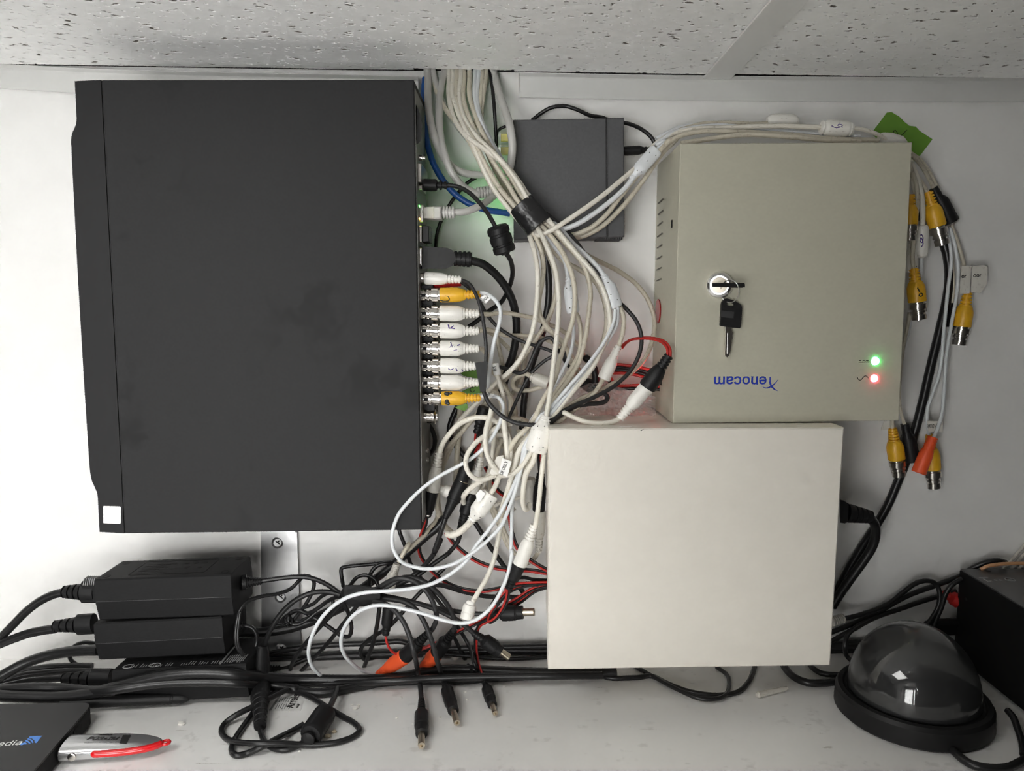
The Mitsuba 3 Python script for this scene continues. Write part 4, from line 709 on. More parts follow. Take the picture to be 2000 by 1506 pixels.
cable(dl, q('C', (1210, 100, 88), (1225, 250, 90), (1240, 380, 92), (1250, 480, 93), (1262, 590, 93)), 2.3, 'cable_white')
cable(dl, q('C', (1190, 200, 84), (1240, 300, 86), (1280, 420, 90), (1285, 540, 92), (1270, 640, 92), (1255, 720, 91)), 2.1, 'cable_white')
tag(dl, q('C', (1205, 572), (1298, 608), (1252, 758), (1168, 722)), 101, 'DE ONLY', 2.6, o=q('C', (1207, 742))[0], ex=q('C', (1262, 610))[0], fit=.98)
part(dl, 'tag_tail', hull([P(u, v, d) for u, v in q('C', (1080, 720), (1150, 560), (1215, 545), (1220, 600), (1160, 735), (1110, 740)) for d in (95, 96)]), 'tag_white', smooth=False)
for k_, (lab, pts, r_, c_) in enumerate((
  ('white cable hanging straight between the looped cables left of the cream box', q('C', (1130, 330, 70), (1120, 440, 66), (1105, 560, 62), (1090, 660, 58), (1040, 790, 54), (1000, 870, 50)), 1.9, 'cable_white'),
  ('grey white cable rising left of the looped white cables', q('C', (800, -20, 16), (792, 110, 16), (785, 260, 16), (775, 400, 16), (765, 520, 16), (758, 640, 16), (752, 780, 16), (765, 920, 16)), 2.4, 'cable_cream'),
  ('pale cable sweeping down from the fan along the recorder edge', q('C', (1000, 120, 22), (860, 250, 20), (740, 400, 18), (660, 560, 16), (600, 720, 14), (570, 850, 14), (575, 1000, 14), (600, 1130, 16), (650, 1240, 20), (720, 1310, 26)), 2.5, 'cable_cream'),
  ('small white arched cable above the dark ferrite in the tangle', q('C', (1110, 300, 40), (1200, 190, 42), (1290, 180, 42), (1380, 190, 40), (1460, 220, 36), (1520, 270, 30)), 2.0, 'cable_cream'),
  ('small white arched cable just below the first arched one', q('C', (1040, 400, 50), (1120, 355, 52), (1200, 350, 52), (1280, 385, 50), (1330, 450, 46), (1350, 540, 40)), 2.0, 'cable_white'),
  ('pale cable dropping behind the tag and ending in a bend', q('C', (1360, 300, 30), (1410, 430, 30), (1395, 560, 30), (1335, 700, 30), (1285, 860, 30), (1255, 1010, 30), (1275, 1110, 30), (1320, 1060, 30)), 2.1, 'cable_cream'),
  ('pale cable deep behind the ridged white plug', q('C', (1060, 80, 20), (1010, 260, 18), (965, 420, 16), (935, 600, 14), (885, 780, 12), (870, 900, 12)), 2.1, 'cable_cream'),
  ('grey cable slanting down right behind the white splitter and loops', q('C', (1210, 380, 36), (1160, 500, 36), (1120, 620, 34), (1090, 760, 30), (1080, 900, 26), (1120, 1050, 22), (1180, 1180, 22), (1230, 1300, 24), (1290, 1430, 28)), 2.0, 'cable_cream'),
  ('thin pale cable crossing behind the two thin white loops', q('C', (1480, 930, 40), (1380, 960, 38), (1270, 985, 36), (1190, 1010, 34), (1130, 1040, 30)), 1.6, 'cable_white'),
  ('grey cable hanging behind the tagged cables', q('C', (1150, 390, 30), (1170, 440, 30), (1240, 470, 30), (1300, 480, 30), (1330, 560, 28), (1310, 680, 26)), 2.0, 'cable_cream'))):
    t = thing('camera_cable', lab, 'cable'); cable(t, pts, r_, c_)
wpl = thing('camera_cable', 'small white plug lying level behind the black barrel joint with the gold seam', 'cable')
barrel(wpl, q('C', (585, 865))[0], q('C', (705, 910))[0], 54, 5.4, 'plug_white', n=3)
cable(wpl, q('C', (590, 868, 54), (570, 940, 48), (565, 1040, 40), (590, 1150, 32), (620, 1240, 26)), 2.0, 'cable_cream')
clp = thing('clear_plug', 'clear plug caught between the pale cables behind the tag', 'plug')
part(clp, 'housing', slab(q('C', (1270, 480), (1340, 430), (1385, 500), (1310, 560)), 60, 46, .5), 'clear_plastic', smooth=False)
wb1 = thing('camera_cable', 'stubby white plug standing upright left of the cream box', 'cable')
barrel(wb1, q('C', (1480, 1010))[0], q('C', (1460, 760))[0], 58, 6.2, 'plug_grey', ridge=False)
c7 = thing('power_lead', 'black barrel plug with red and black wire squeezed against the side of the cream box', 'cable')
A_, B_ = P(*q('C', (1580, 725))[0], 66), P(*q('C', (1560, 1090))[0], 66)
conn(c7, A_, B_, [('strain_relief', 'plastic_black', ridges(0, .3, 3.4, 4.4, 4, .2)), ('barrel', 'plastic_black', [(.3, 4.5), (.4, 5.5), (.96, 5.3), (1, 4.8)])])
pair(c7, q('C', (1580, 730, 66), (1575, 640, 64), (1570, 540, 60), (1600, 430, 54)), 1.1)
c7b = thing('camera_cable', 'grey white ridged plug below the black barrel at the side of the cream box', 'cable')
barrel(c7b, q('C', (1560, 1490))[0], q('C', (1575, 1090))[0], 60, 5.0, 'plug_grey')
cable(c7b, q('C', (1560, 1485, 60), (1520, 1550, 50), (1450, 1600, 40), (1390, 1560, 30)) + q('D', (1540, 160, 24), (1500, 60, 20), (1440, -60, 16), (1400, -160, 14), (1370, -290, 12)), 2.0, 'cable_cream')
c8 = thing('camera_cable', 'ridged white plug joined to a black plug before the red and black wires', 'cable')
cable(c8, q('C', (1610, 540, 94), (1596, 660, 96), (1582, 800, 97), (1568, 950, 97), (1550, 1100, 97), (1525, 1250, 96)), 2.0, 'cable_white')
barrel(c8, q('D', (1728, 20))[0], q('D', (1625, 300))[0], 94, 5.8, 'plug_white', n=5)
c8b = thing('power_lead', 'black plug with looping red and black wire joined to the ridged white plug', 'cable')
A_, B_ = P(*q('D', (1622, 296))[0], 93), P(*q('D', (1548, 462))[0], 90)
conn(c8b, A_, B_, [('barrel', 'plastic_black', [(0, 5.2), (.03, 5.6), (.55, 5.2), (.64, 4.0), (.68, 3.2), (.74, 3.2), (.75, 3.8), (.82, 3.6), (.83, 3.0), (.9, 3.0), (.91, 3.5), (1, 3.2)])])
pair(c8b, q('D', (1546, 455, 90), (1540, 520, 88), (1510, 600, 86), (1460, 670, 84), (1410, 698, 80), (1420, 650, 74), (1480, 560, 70), (1560, 480, 66), (1680, 440, 64), (1815, 440, 64)), .95)
c9 = thing('camera_cable', 'white camera cable hanging to a stubby white plug at the right of the white loops', 'cable')
cable(c9, q('D', (1520, -140, 78), (1500, -20, 76), (1475, 120, 76), (1445, 260, 78), (1395, 390, 82), (1335, 490, 86), (1285, 580, 90)), 2.1, 'cable_white')
A_, B_ = P(*q('D', (1288, 548))[0], 88), P(*q('D', (1252, 678))[0], 92)
conn(c9, A_, B_, [('plug', 'plug_white', [(0, 3.0), (.08, 3.8), (.2, 3.9), (.22, 5.0), (.3, 5.4), (.55, 5.6), (.57, 5.2), (.61, 5.2), (.63, 5.6), (.98, 5.4), (1, 5)])])
c10 = thing('camera_cable', 'pale cable with a short ridged white plug crossing the thick black cable', 'cable')
cable(c10, q('C', (560, 960, 24), (575, 1080, 28), (560, 1180, 34), (500, 1250, 40), (440, 1330, 46), (350, 1410, 52), (270, 1480, 58)) + q('D', (850, 150, 60), (815, 215, 62), (780, 280, 64)), 1.9, 'cable_cream')
barrel(c10, q('D', (768, 292))[0], q('D', (715, 450))[0], 66, 5.0, 'plug_grey', n=6)
lo = thing('camera_cable', 'thin white cable making the smaller loop down to the left orange plug', 'cable')
cable(lo, q('C', (1345, 760, 70), (1318, 920, 78), (1300, 1080, 84), (1298, 1200, 86), (1295, 1350, 88), (1290, 1480, 90)) + q('D', (1570, 200, 92), (1548, 340, 94), (1500, 470, 96), (1420, 600, 97), (1320, 680, 97), (1220, 705, 96), (1100, 685, 95), (960, 640, 92), (820, 605, 90), (700, 582, 90), (600, 585, 90), (490, 630, 88), (410, 720, 84), (378, 830, 78), (400, 920, 70), (460, 990, 60), (540, 1040, 48), (630, 1062, 44)), 1.6, 'cable_clean')
o1 = thing('power_lead', 'bright orange plug with a black end, left of the two orange plugs', 'cable')
A_, B_ = P(*q('D', (640, 1062))[0], 44), P(*q('D', (825, 935))[0], 60)
conn(o1, A_, B_, [('strain_relief', 'plug_orange', ridges(0, .36, 3.4, 4.8, 6, .06)), ('sleeve', 'plug_orange', [(.36, 5.0), (.55, 6.4), (.98, 6.8), (1, 6.2)])])
A2, B2 = B_, P(*q('D', (985, 775))[0], 72)
conn(o1, A2, B2, [('black_plug', 'plastic_black', [(0, 6.2), (.02, 6.7), (.5, 6.4), (.52, 5.2), (.54, 4.8)] + ridges(.55, 1, 4.6, 3.0, 5, .2))])
o2 = thing('power_lead', 'bright orange plug with a black end, right of the two orange plugs', 'cable')
A_, B_ = P(*q('D', (930, 1030))[0], 34), P(*q('D', (1048, 912))[0], 46)
conn(o2, A_, B_, [('sleeve', 'plug_orange', [(0, 2.4), (.3, 5.6), (.5, 6.4), (.98, 6.6), (1, 6.2)])])
A2, B2 = B_, P(*q('D', (1165, 755))[0], 60)
conn(o2, A2, B2, [('black_plug', 'plastic_black', [(0, 6.2), (.02, 6.6), (.5, 6.2), (.52, 5.2), (.54, 4.8)] + ridges(.55, 1, 4.4, 3.0, 5, .2))])
part(o2, 'metal_tip', lathe(P(*q('D', (905, 1020))[0], 36), P(*q('D', (965, 935))[0], 44), [(0, 1.3), (1, 1.3)]), 'nickel')

# ------------------------------------------------------------------ black power leads: four way splitter and its tails
sp4 = thing('power_splitter', 'black block power splitter with a fan of black leads and plugs', 'power splitter')
part(sp4, 'block', hull([P(u, v, d) for u, v in q('D', (400, 437), (535, 437), (655, 470), (650, 540), (560, 588), (455, 592), (385, 550), (372, 500)) for d in (60, 82)] + [P(u, v, 84) for u, v in q('D', (405, 445), (530, 445), (480, 540), (395, 530))]), 'plastic_black', smooth=False)
def lead(n, pts, r=2.0): return cable(sp4, pts, r, 'cable_matte_black', name='lead')
lead(1, q('D', (620, 475, 74), (700, 420, 80), (780, 392, 84), (870, 405, 86), (960, 465, 88), (1020, 560, 88), (1045, 660, 86), (1025, 730, 82), (985, 780, 74)), 2.1)
lead(2, q('D', (620, 490, 70), (720, 440, 70), (820, 385, 70), (930, 400, 70), (1030, 470, 70), (1110, 560, 70), (1160, 650, 68), (1172, 720, 64), (1160, 765, 60)), 2.1)
lead(3, q('D', (560, 545, 78), (660, 560, 84), (740, 605, 90), (810, 690, 96), (855, 790, 100), (885, 900, 106), (910, 1020, 112)) + [S(*q('D', (930, 1130))[0], 12)] if False else q('D', (560, 545, 78), (660, 560, 84), (740, 605, 90), (810, 690, 96), (855, 790, 100), (885, 900, 104), (912, 1030, 10j), (932, 1150, 7j), (940, 1245, 6j)), 2.1)
lead(4, q('D', (580, 530, 74), (720, 538, 78), (830, 560, 82), (910, 620, 86), (970, 720, 88), (1015, 840, 88), (1045, 950, 84), (1080, 1060, 8j), (1095, 1095, 7j)), 2.1)
lead(5, q('D', (600, 515, 66), (740, 530, 66), (870, 555, 66), (990, 590, 66), (1100, 635, 66), (1200, 690, 66), (1300, 770, 64)), 2.1)
lead(6, q('D', (620, 505, 62), (760, 530, 60), (900, 565, 58), (1050, 600, 56), (1200, 625, 56), (1330, 640, 58), (1400, 640, 60)), 2.1)
lead(7, q('D', (620, 480, 60), (760, 460, 54), (920, 440, 46), (1080, 440, 38), (1220, 480, 30), (1380, 515, 24), (1520, 522, 20), (1650, 520, 18), (1680, 510, 16)), 2.2)
for n_, a, b, d, r, lab in (('power_plug', (940, 1240, 6j), (940, 1560, 5.5j), 0, 5.6, 'black power plug pointing straight down on the shelf, frontmost of the loose plugs'),
                            ('power_plug', (1088, 1075, 7j), (1188, 1400, 5.5j), 0, 5.4, 'black power plug on the shelf with a pale brass tip, right of the frontmost plug'),
                            ('power_plug', (1372, 1090, 6j), (1455, 1335, 4.5j), 0, 4.8, 'black power plug with a red and black wire lying on the shelf'),
                            ('power_plug', (1300, 770, 64), (1552, 945, 66), 0, 6.4, 'black power plug in the air pointing down to the right, pale tip'),
                            ('power_plug', (1395, 640, 60), (1728, 625, 66), 0, 6.8, 'black power plug pointing level to the right near the cream box')):
    t = thing(n_, lab, 'power plug')
    qa, qb = q('D', a)[0], q('D', b)[0]; male_dc(t, qa, qb, None, r)
    if a[0] == 1372: pair(t, q('D', (1372, 1092, 6j), (1345, 1020, 9j), (1325, 940, 30), (1318, 860, 44), (1322, 780, 52), (1345, 720, 56), (1400, 690, 58), (1500, 620, 60)), .9)
dj = thing('power_socket_lead', 'black barrel socket hanging below the splitter with a single red wire', 'cable')
A_, B_ = P(*q('D', (712, 590))[0], 66), P(*q('D', (690, 785))[0], 66)
conn(dj, A_, B_, [('barrel', 'plastic_black', [(0, 4.6), (.03, 5.0), (.6, 4.8), (.7, 3.8), (.72, 3.2), (.78, 3.2), (.79, 3.7), (.86, 3.5), (.87, 2.8), (.93, 2.8), (.94, 3.2), (1, 3.0)])])
cable(dj, q('D', (690, 782, 66), (696, 830, 66), (720, 885, 64), (765, 920, 60), (830, 915, 54), (930, 890, 48), (1040, 850, 46)), 1.1, 'cable_red', name='red_wire')
# red and black wires leaving the cream box
for lab, pts, r_ in (
  ('red and black wire entering the cream box highest, from the upper left', q('C', (1040, 660, 22), (1105, 785, 28), (1165, 895, 32)) + q('D', (1520, -180, 38), (1540, -100, 44), (1560, -10, 50), (1575, 90, 54), (1610, 180, 58), (1680, 250, 60), (1750, 298, 62), (1818, 335, 62)), 1.0),
  ('long red and black wire curving under the white loops to the cream box', q('D', (1110, 70, 30), (1160, 140, 32), (1260, 230, 36), (1380, 295, 42), (1520, 328, 48), (1680, 335, 56), (1815, 355, 62)), 1.0),
  ('red and black wire running from the cream box down left to the orange plugs', q('D', (1818, 440, 66), (1720, 465, 62), (1600, 540, 58), (1480, 610, 54), (1350, 690, 50), (1200, 765, 48), (1080, 830, 46), (940, 890, 44)), 1.0),
  ('red and black wire lying along the one to the orange plugs', q('D', (1818, 450, 60), (1730, 480, 56), (1620, 560, 52), (1500, 625, 48), (1390, 660, 46)), 1.0),
  ('red and black wire bent in a short curl before the cream box', q('D', (1818, 425, 68), (1680, 430, 70), (1580, 445, 72), (1500, 520, 72), (1440, 590, 70), (1420, 620, 66)), 1.0)):
    t = thing('power_wire', lab, 'cable'); pair(t, pts, r_)

# leads and loops left of the splitter
for lab, pts, r_, c_ in (
  ('black lead arching from the block splitter down to the long barrel joint', q('DD', (850, 455, 66), (780, 438, 64), (690, 438, 62), (590, 475, 62), (500, 545, 62), (430, 640, 62), (385, 740, 60), (360, 850, 58)), 2.2, 'cable_black'),
  ('thick black cable slanting down to the left behind the block splitter', q('C', (640, 1160, 34), (560, 1260, 34)) + q('D', (1000, 75, 34), (880, 180, 34), (750, 290, 34), (640, 380, 34), (540, 450, 32), (400, 560, 28), (250, 640, 22), (50, 720, 14), (-90, 740, 8)) , 3.8, 'cable_black'),
  ('thin black wire with a sharp corner on the wall above the block splitter', q('D', (745, 276, 14), (600, 292, 14), (420, 310, 14), (388, 318, 14), (379, 332, 14), (385, 390, 16), (395, 450, 22)), 1.8, 'cable_black'),
  ('thin black wire arching over the block splitter', q('D', (440, 445, 50), (490, 385, 50), (555, 370, 50), (620, 405, 52), (645, 470, 56)), 1.7, 'cable_black'),
  ('thin black wire in a tall arch beside the thick slanting cable', q('D', (575, 450, 44), (585, 360, 42), (630, 305, 40), (720, 285, 38), (790, 290, 30)), 1.8, 'cable_black'),
  ('black wire running from the block splitter down to the shelf, left of two', q('D', (400, 555, 60), (320, 640, 56), (220, 745, 50), (120, 860, 44), (45, 970, 36), (22, 1050, 26), (18, 1112, 16)), 1.8, 'cable_black'),
  ('black wire running from the block splitter down to the shelf, right of two', q('D', (490, 585, 58), (400, 700, 54), (290, 840, 48), (180, 960, 38), (80, 1060, 26), (50, 1105, 16)), 1.8, 'cable_black'),
  ('black wire bent in a narrow loop below the block splitter', q('D', (400, 560, 54), (435, 650, 50), (452, 740, 48), (435, 795, 46), (390, 795, 44), (300, 735, 40), (180, 660, 36), (90, 615, 34), (20, 640, 32), (-40, 690, 30)), 1.8, 'cable_black'),
  ('black wire hanging steeply behind the smaller white loop', q('D', (648, 590, 40), (630, 720, 38), (600, 850, 34), (560, 960, 28), (522, 1050, 20), (505, 1100, 14)), 1.9, 'cable_black'),
  ('black wire crossing down left from the tail leads to a hook on the shelf', q('D', (1120, 300, 24), (1000, 420, 26), (880, 545, 28), (780, 660, 28), (700, 740, 26), (600, 800, 24), (530, 860, 20), (515, 920, 16), (550, 960, 12), (640, 965, 8), (760, 930, 6), (870, 905, 5)), 1.9, 'cable_black'),
  ('straight black wire slanting down behind the white ridged plug', q('D', (1300, -20, 12), (1400, 140, 12), (1500, 285, 12), (1590, 410, 12), (1650, 490, 12)), 2.3, 'cable_black'),
  ('short black wire dropping from the lower edge of the recorder', q('D', (775, 20, 14), (795, 90, 14), (825, 165, 14), (870, 300, 14), (960, 420, 14), (1050, 540, 14), (1160, 680, 16), (1270, 860, 16), (1310, 990, 14j), (1330, 1030, 8j)), 1.8, 'cable_black'),
  ('black wire slanting beside the loose plugs to the shelf', q('D', (1150, 760, 18), (1200, 870, 16), (1250, 970, 12), (1290, 1040, 8j)), 1.8, 'cable_black'),
  ('black wire curled in front of the cream box wires', q('D', (1400, 640, 40), (1440, 560, 40), (1500, 470, 38), (1580, 400, 36), (1650, 385, 40), (1720, 400, 50), (1815, 405, 60)), 1.6, 'cable_black'),
  ('black wire bent at the lower right of the recorder plugs', q('C', (470, 230, 22), (520, 300, 20), (548, 400, 18), (530, 490, 16), (460, 580, 14), (440, 640, 12)), 2.0, 'cable_black'),
  ('black wire crossing the wall behind the recorder plugs', q('C', (770, 70, 10), (720, 180, 10), (690, 280, 10), (700, 360, 10), (760, 460, 10), (850, 570, 10)), 2.6, 'cable_black')):
    t = thing('power_cable', lab, 'cable'); cable(t, pts, r_, c_)
bb = thing('power_lead', 'black stepped plug deep in the tangle behind the fan of pale cables', 'cable')
part(bb, 'plug', lathe(P(*q('Q', (1310, 700))[0], 30), P(*q('Q', (1540, 830))[0], 30), [(0, 2), (.1, 5), (.6, 6), (1, 5)]), 'plastic_black')
part(bb, 'hook', tube(spline([P(*x, 40) for x in q('Q', (1370, 385), (1440, 440), (1500, 530), (1530, 660), (1520, 790))]), np.concatenate([[.001], np.full(400, .0032)])[:len(spline([P(*x, 40) for x in q('Q', (1370, 385), (1440, 440), (1500, 530), (1530, 660), (1520, 790))]))], 14), 'plastic_black', smooth=True)
part(bb, 'plug_body', lathe(P(*q('Q', (1060, 250))[0], 30), P(*q('Q', (1250, 560))[0], 32), [(0, 4), (.2, 5), (.7, 5), (1, 3)]), 'plastic_black')
wp = thing('camera_cable', 'small dirty white plug lying across the thick black cable above the cream box', 'cable')
A_, B_ = P(*q('Q', (655, 650))[0], 56), P(*q('Q', (900, 745))[0], 60)
conn(wp, A_, B_, [('plug', 'plug_grey', [(0, 2.2), (.05, 3.6), (.12, 3.6), (.13, 3.0), (.17, 3.0), (.18, 4.4), (.24, 4.9), (.3, 5.2), (.96, 5.4), (1, 5.0)])])
cable(wp, q('Q', (660, 650, 56), (600, 615, 54), (520, 640, 50), (440, 690, 46), (420, 760, 42), (460, 820, 40), (600, 840, 40), (780, 800, 42), (860, 770, 44)), 2.0, 'cable_cream')
tg = thing('camera_cable', 'cream cable with a small printed white sleeve right of the black Y piece', 'cable')
cable(tg, q('Q', (170, 480, 66), (190, 580, 68), (230, 700, 70), (270, 820, 72), (300, 950, 74), (310, 1080, 76), (330, 1240, 78), (380, 1400, 78)), 1.9, 'cable_white')
k_ = part(tg, 'sleeve', lathe(P(*q('Q', (185, 480))[0], 68), P(*q('Q', (215, 630))[0], 69), [(0, 2.9), (1, 2.9)], 20), 'paper_white')
text(k_, '83', P(*q('Q', (205, 585))[0], 72.2), P(*q('Q', (195, 505))[0], 72.2) - P(*q('Q', (205, 585))[0], 72.2), [0, -1, 0], .0026, 'ink_black', .0001, True)
for lab, pts in (('thin cream cable crossing behind the black audio cable, upper of two', q('Q', (-40, 20, 50), (100, 60, 34), (200, 120, 28), (330, 240, 26), (430, 350, 24), (480, 430, 22), (500, 560, 20), (480, 700, 18), (440, 840, 16), (380, 960, 14))), ('thin cream cable hanging beside the black Y piece', q('Q', (200, 110, 40), (235, 260, 40), (265, 400, 38), (290, 520, 34), (300, 640, 30), (330, 780, 28), (340, 900, 26))),
                 ('cream cable slanting behind the thick black cable near the plug row', q('Q', (460, 0, 18), (520, 90, 18), (560, 220, 18), (600, 330, 18), (580, 460, 18), (560, 600, 16), (520, 760, 14))), ('cream cable crossing the fan low behind the straight white cable', q('Q', (840, 0, 46), (930, 60, 44), (1060, 170, 42), (1150, 300, 40), (1180, 420, 38), (1240, 560, 34), (1230, 700, 30), (1180, 860, 26)))):
    t = thing('camera_cable', lab, 'cable'); cable(t, pts, 1.9, 'cable_cream')

# ------------------------------------------------------------------ red and white plug by the green box, bag, tape
rp_ = thing('power_lead', 'black plug with red wire joined to a dirty white plug between the two boxes', 'cable')
A_, B_ = P(*q('B', (1950, 870))[0], 104), P(*q('B', (1790, 1100))[0], 100)
conn(rp_, A_, B_, [('strain_relief', 'plastic_black', ridges(0, .36, 3.6, 4.4, 4, .22)), ('barrel', 'plastic_black', [(.36, 4.4), (.42, 5.2), (.60, 6.6), (.97, 7.0), (1, 6.4)])])
pair(rp_, q('B', (1950, 878, 104), (1948, 820, 102), (1915, 775, 96), (1850, 748, 84), (1770, 742, 70), (1690, 750, 56), (1640, 775, 44), (1605, 815, 34)), 1.1, b='cable_red')
rw = thing('camera_cable', 'dirty white ridged plug between the two boxes with a pale cable on the cream box', 'cable')
barrel(rw, q('B', (1595, 1325))[0], q('B', (1790, 1095))[0], 98, 5.9, 'plug_white', n=5)
cable(rw, q('B', (1600, 1318, 98), (1550, 1345, 100), (1450, 1358, 101), (1340, 1345, 100), (1260, 1315, 96), (1190, 1280, 92), (1130, 1268, 86), (1080, 1262, 78)), 2.0, 'cable_white')
for i, (lab, pts) in enumerate((('red and black wire from the left side of the locked box, topmost of three', q('B', (1930, 1010, 34), (1840, 990, 30), (1740, 965, 26), (1640, 950, 22), (1540, 940, 18))), ('red and black wire from the left side of the locked box, middle of three', q('B', (1930, 1060, 34), (1830, 1035, 32), (1720, 1000, 28), (1620, 985, 26), (1510, 985, 24))), ('red and black wire from the left side of the locked box, lowest of three', q('B', (1930, 1110, 36), (1840, 1100, 34), (1740, 1095, 30), (1640, 1098, 26), (1560, 1092, 22), (1510, 1020, 20))))):
    t = thing('power_wire', lab, 'cable'); pair(t, pts, 1.35, flip=-1 if i == 1 else 1)
bag = thing('plastic_bag', 'crumpled clear plastic bag behind the white plug on top of the cream box', 'plastic bag')
gu, gv = np.meshgrid(np.linspace(1118, 1280, 44), np.linspace(748, 818, 24), indexing='ij')
dd = 34 + 22 * meshkit.fbm(np.stack([gu * .022, gv * .04, gu * 0 + 3], -1), 4, 5) + 10 * np.abs(np.sin(gu * .09 + gv * .05)) * meshkit.noise(np.stack([gu * .05, gv * .05, gu * 0], -1), 3)
top = 748 + 26 * np.clip((gu - 1180) / 90, 0, 1) + 22 * np.clip((1150 - gu) / 40, 0, 1)
gv2 = top + (818 - top) * (gv - 748) / 70
bv = np.array([P(a, b, c_) for a, b, c_ in zip(gu.ravel(), gv2.ravel(), dd.ravel())]); ii, jj = np.meshgrid(np.arange(43), np.arange(23), indexing='ij')
bf = np.stack([ii * 24 + jj, ii * 24 + jj + 1, (ii + 1) * 24 + jj + 1, (ii + 1) * 24 + jj], -1).reshape(-1, 4)
part(bag, 'film', (bv, bf), 'bag_clear', smooth=False)
def tape_piece(lab, pts, d, ink_=None):
    t = thing('masking_tape', lab, 'tape')
    part(t, 'strip', prism([(P(u, v, d)[0], P(u, v, d)[2]) for u, v in pts], -d / 1000, -(d + .4) / 1000), 'tape_green', smooth=False)
    if ink_: scribble(t, ink_, d + .5, .3, 'ink_black')
tape_piece('torn green tape on the wall at the upper right corner of the locked box', [(1732, 220), (1741, 219), (1756, 228), (1766, 238), (1776, 246), (1788, 247), (1795, 255), (1805, 262), (1821, 272), (1799, 301), (1782, 319), (1760, 320), (1702, 260)], 1.5, [[(1753, 264), (1746, 262), (1745, 257), (1749, 255), (1753, 260), (1757, 266), (1771, 254)]])
tape_piece('green tape scrap behind the white plug with the purple curl', [(898, 728), (930, 722), (948, 732), (944, 742), (905, 734)], 40)
tape_piece('green tape scrap behind the plug above the lowest yellow plug', [(902, 764), (930, 752), (948, 756), (940, 768), (914, 770)], 42, [[(926, 758), (920, 757), (918, 762), (923, 766), (927, 763)]])
tape_piece('green tape scrap below the lowest yellow plug', [(887, 795), (912, 788), (914, 796), (908, 803), (898, 800)], 44)
# cables over the top of the locked box
tw = [('dirty white cable over the locked box with a fat white plug at its middle', tp(985, 1290, 64) + q('A', (1000, 1330, 70), (1090, 1300, 74), (1250, 1200, 76), (1450, 1060, 74), (1620, 920, 70), (1740, 815, 66)) + q('F', (40, 250, 62), (130, 185, 60), (270, 150, 58), (480, 140, 56), (700, 132, 56), (900, 136, 56), (985, 140, 56)), 2.0, 'cable_white'),
      ('clean white cable over the locked box with a slim splitter before its corner', tp(1040, 1230, 62) + q('A', (1140, 1290, 60), (1260, 1262, 62), (1400, 1180, 66), (1540, 1075, 68), (1650, 970, 68), (1700, 900, 68)), 2.1, 'cable_clean'),
      ('dirty cream cable over the locked box, lowest strand at the left', tp(1050, 1215, 56) + q('A', (1200, 1330, 52), (1350, 1295, 54), (1480, 1200, 58), (1600, 1050, 62), (1720, 900, 66), (1850, 755, 68), (1960, 640, 68)) + q('F', (110, 235, 68), (200, 185, 66), (330, 160, 64), (520, 165, 62), (800, 180, 60), (1050, 205, 56), (1300, 210, 50)), 2.0, 'cable_cream'),
      ('dirty cream cable over the locked box, at the back beside the switch', tp(1052, 1205, 50) + q('A', (1260, 1345, 44), (1430, 1290, 46), (1600, 1140, 50), (1760, 940, 54), (1900, 740, 56), (2010, 620, 56)) + q('F', (150, 180, 54), (300, 125, 50), (440, 115, 46), (600, 122, 42), (700, 118, 38)), 2.0, 'cable_cream'),
      ('pale cable over the locked box running under the fat white plug', q('F', (60, 205, 46), (200, 140, 44), (350, 122, 42), (560, 130, 40), (760, 150, 40), (960, 185, 40), (1180, 200, 42), (1320, 215, 40)), 1.9, 'cable_clean'),
      ('cream cable over the locked box tucked lowest against its top', q('F', (200, 230, 70), (350, 205, 70), (560, 180, 70), (800, 192, 70), (1000, 210, 66), (1200, 215, 60)), 2.0, 'cable_cream')]
tws = []
for lab, pts, r_, c_ in tw:
    t = thing('camera_cable', lab, 'cable'); cable(t, pts, r_, c_); tws.append(t)
part(tws[0], 'plug', lathe(P(*q('F', (978, 140))[0], 56), P(*q('F', (1158, 150))[0], 56), [(0, 3), (.02, 5), (.06, 5.6), (.09, 5), (.12, 5), (.2, 6.4), (.5, 6.6), (.78, 6.4), (.88, 5.2), (.92, 5.4), (.98, 4.6), (1, 2)], 26), 'plug_white', label='fat white plug with a purple scribble')
scribble(tws[0], [q('F', (1040, 130), (1060, 140), (1085, 140), (1100, 128), (1080, 122), (1075, 132), (1105, 138))], 62.3, .35)
cable(tws[0], q('F', (1155, 142, 56), (1220, 152, 54), (1300, 180, 50), (1370, 222, 44)), 1.6, 'cable_white')
splitter(tws[1], q('A', (1672, 925))[0], q('A', (1862, 712))[0], 68, 5.6, 'cable_clean')
cable(tws[1], q('A', (1850, 725, 68), (1920, 650, 66)) + q('F', (60, 235, 64), (150, 172, 60), (280, 138, 56), (440, 128, 52), (600, 145, 50), (880, 170, 50), (1200, 190, 48)), 1.5, 'cable_clean')
part(tws[3], 'plug', lathe(P(*q('F', (680, 102))[0], 38), P(*q('F', (852, 106))[0], 38), [(0, 3), (.1, 5), (.3, 6), (.7, 6), (.9, 5), (1, 3)], 26), 'plug_white')
part(tws[5], 'plug', lathe(P(*q('F', (1305, 195))[0], 44), P(*q('F', (1455, 228))[0], 40), [(0, 2.5), (.1, 4.5), (.4, 5.6), (.8, 5), (1, 2)], 26), 'plug_white', label='pale plug tucked behind the corner of the locked box')
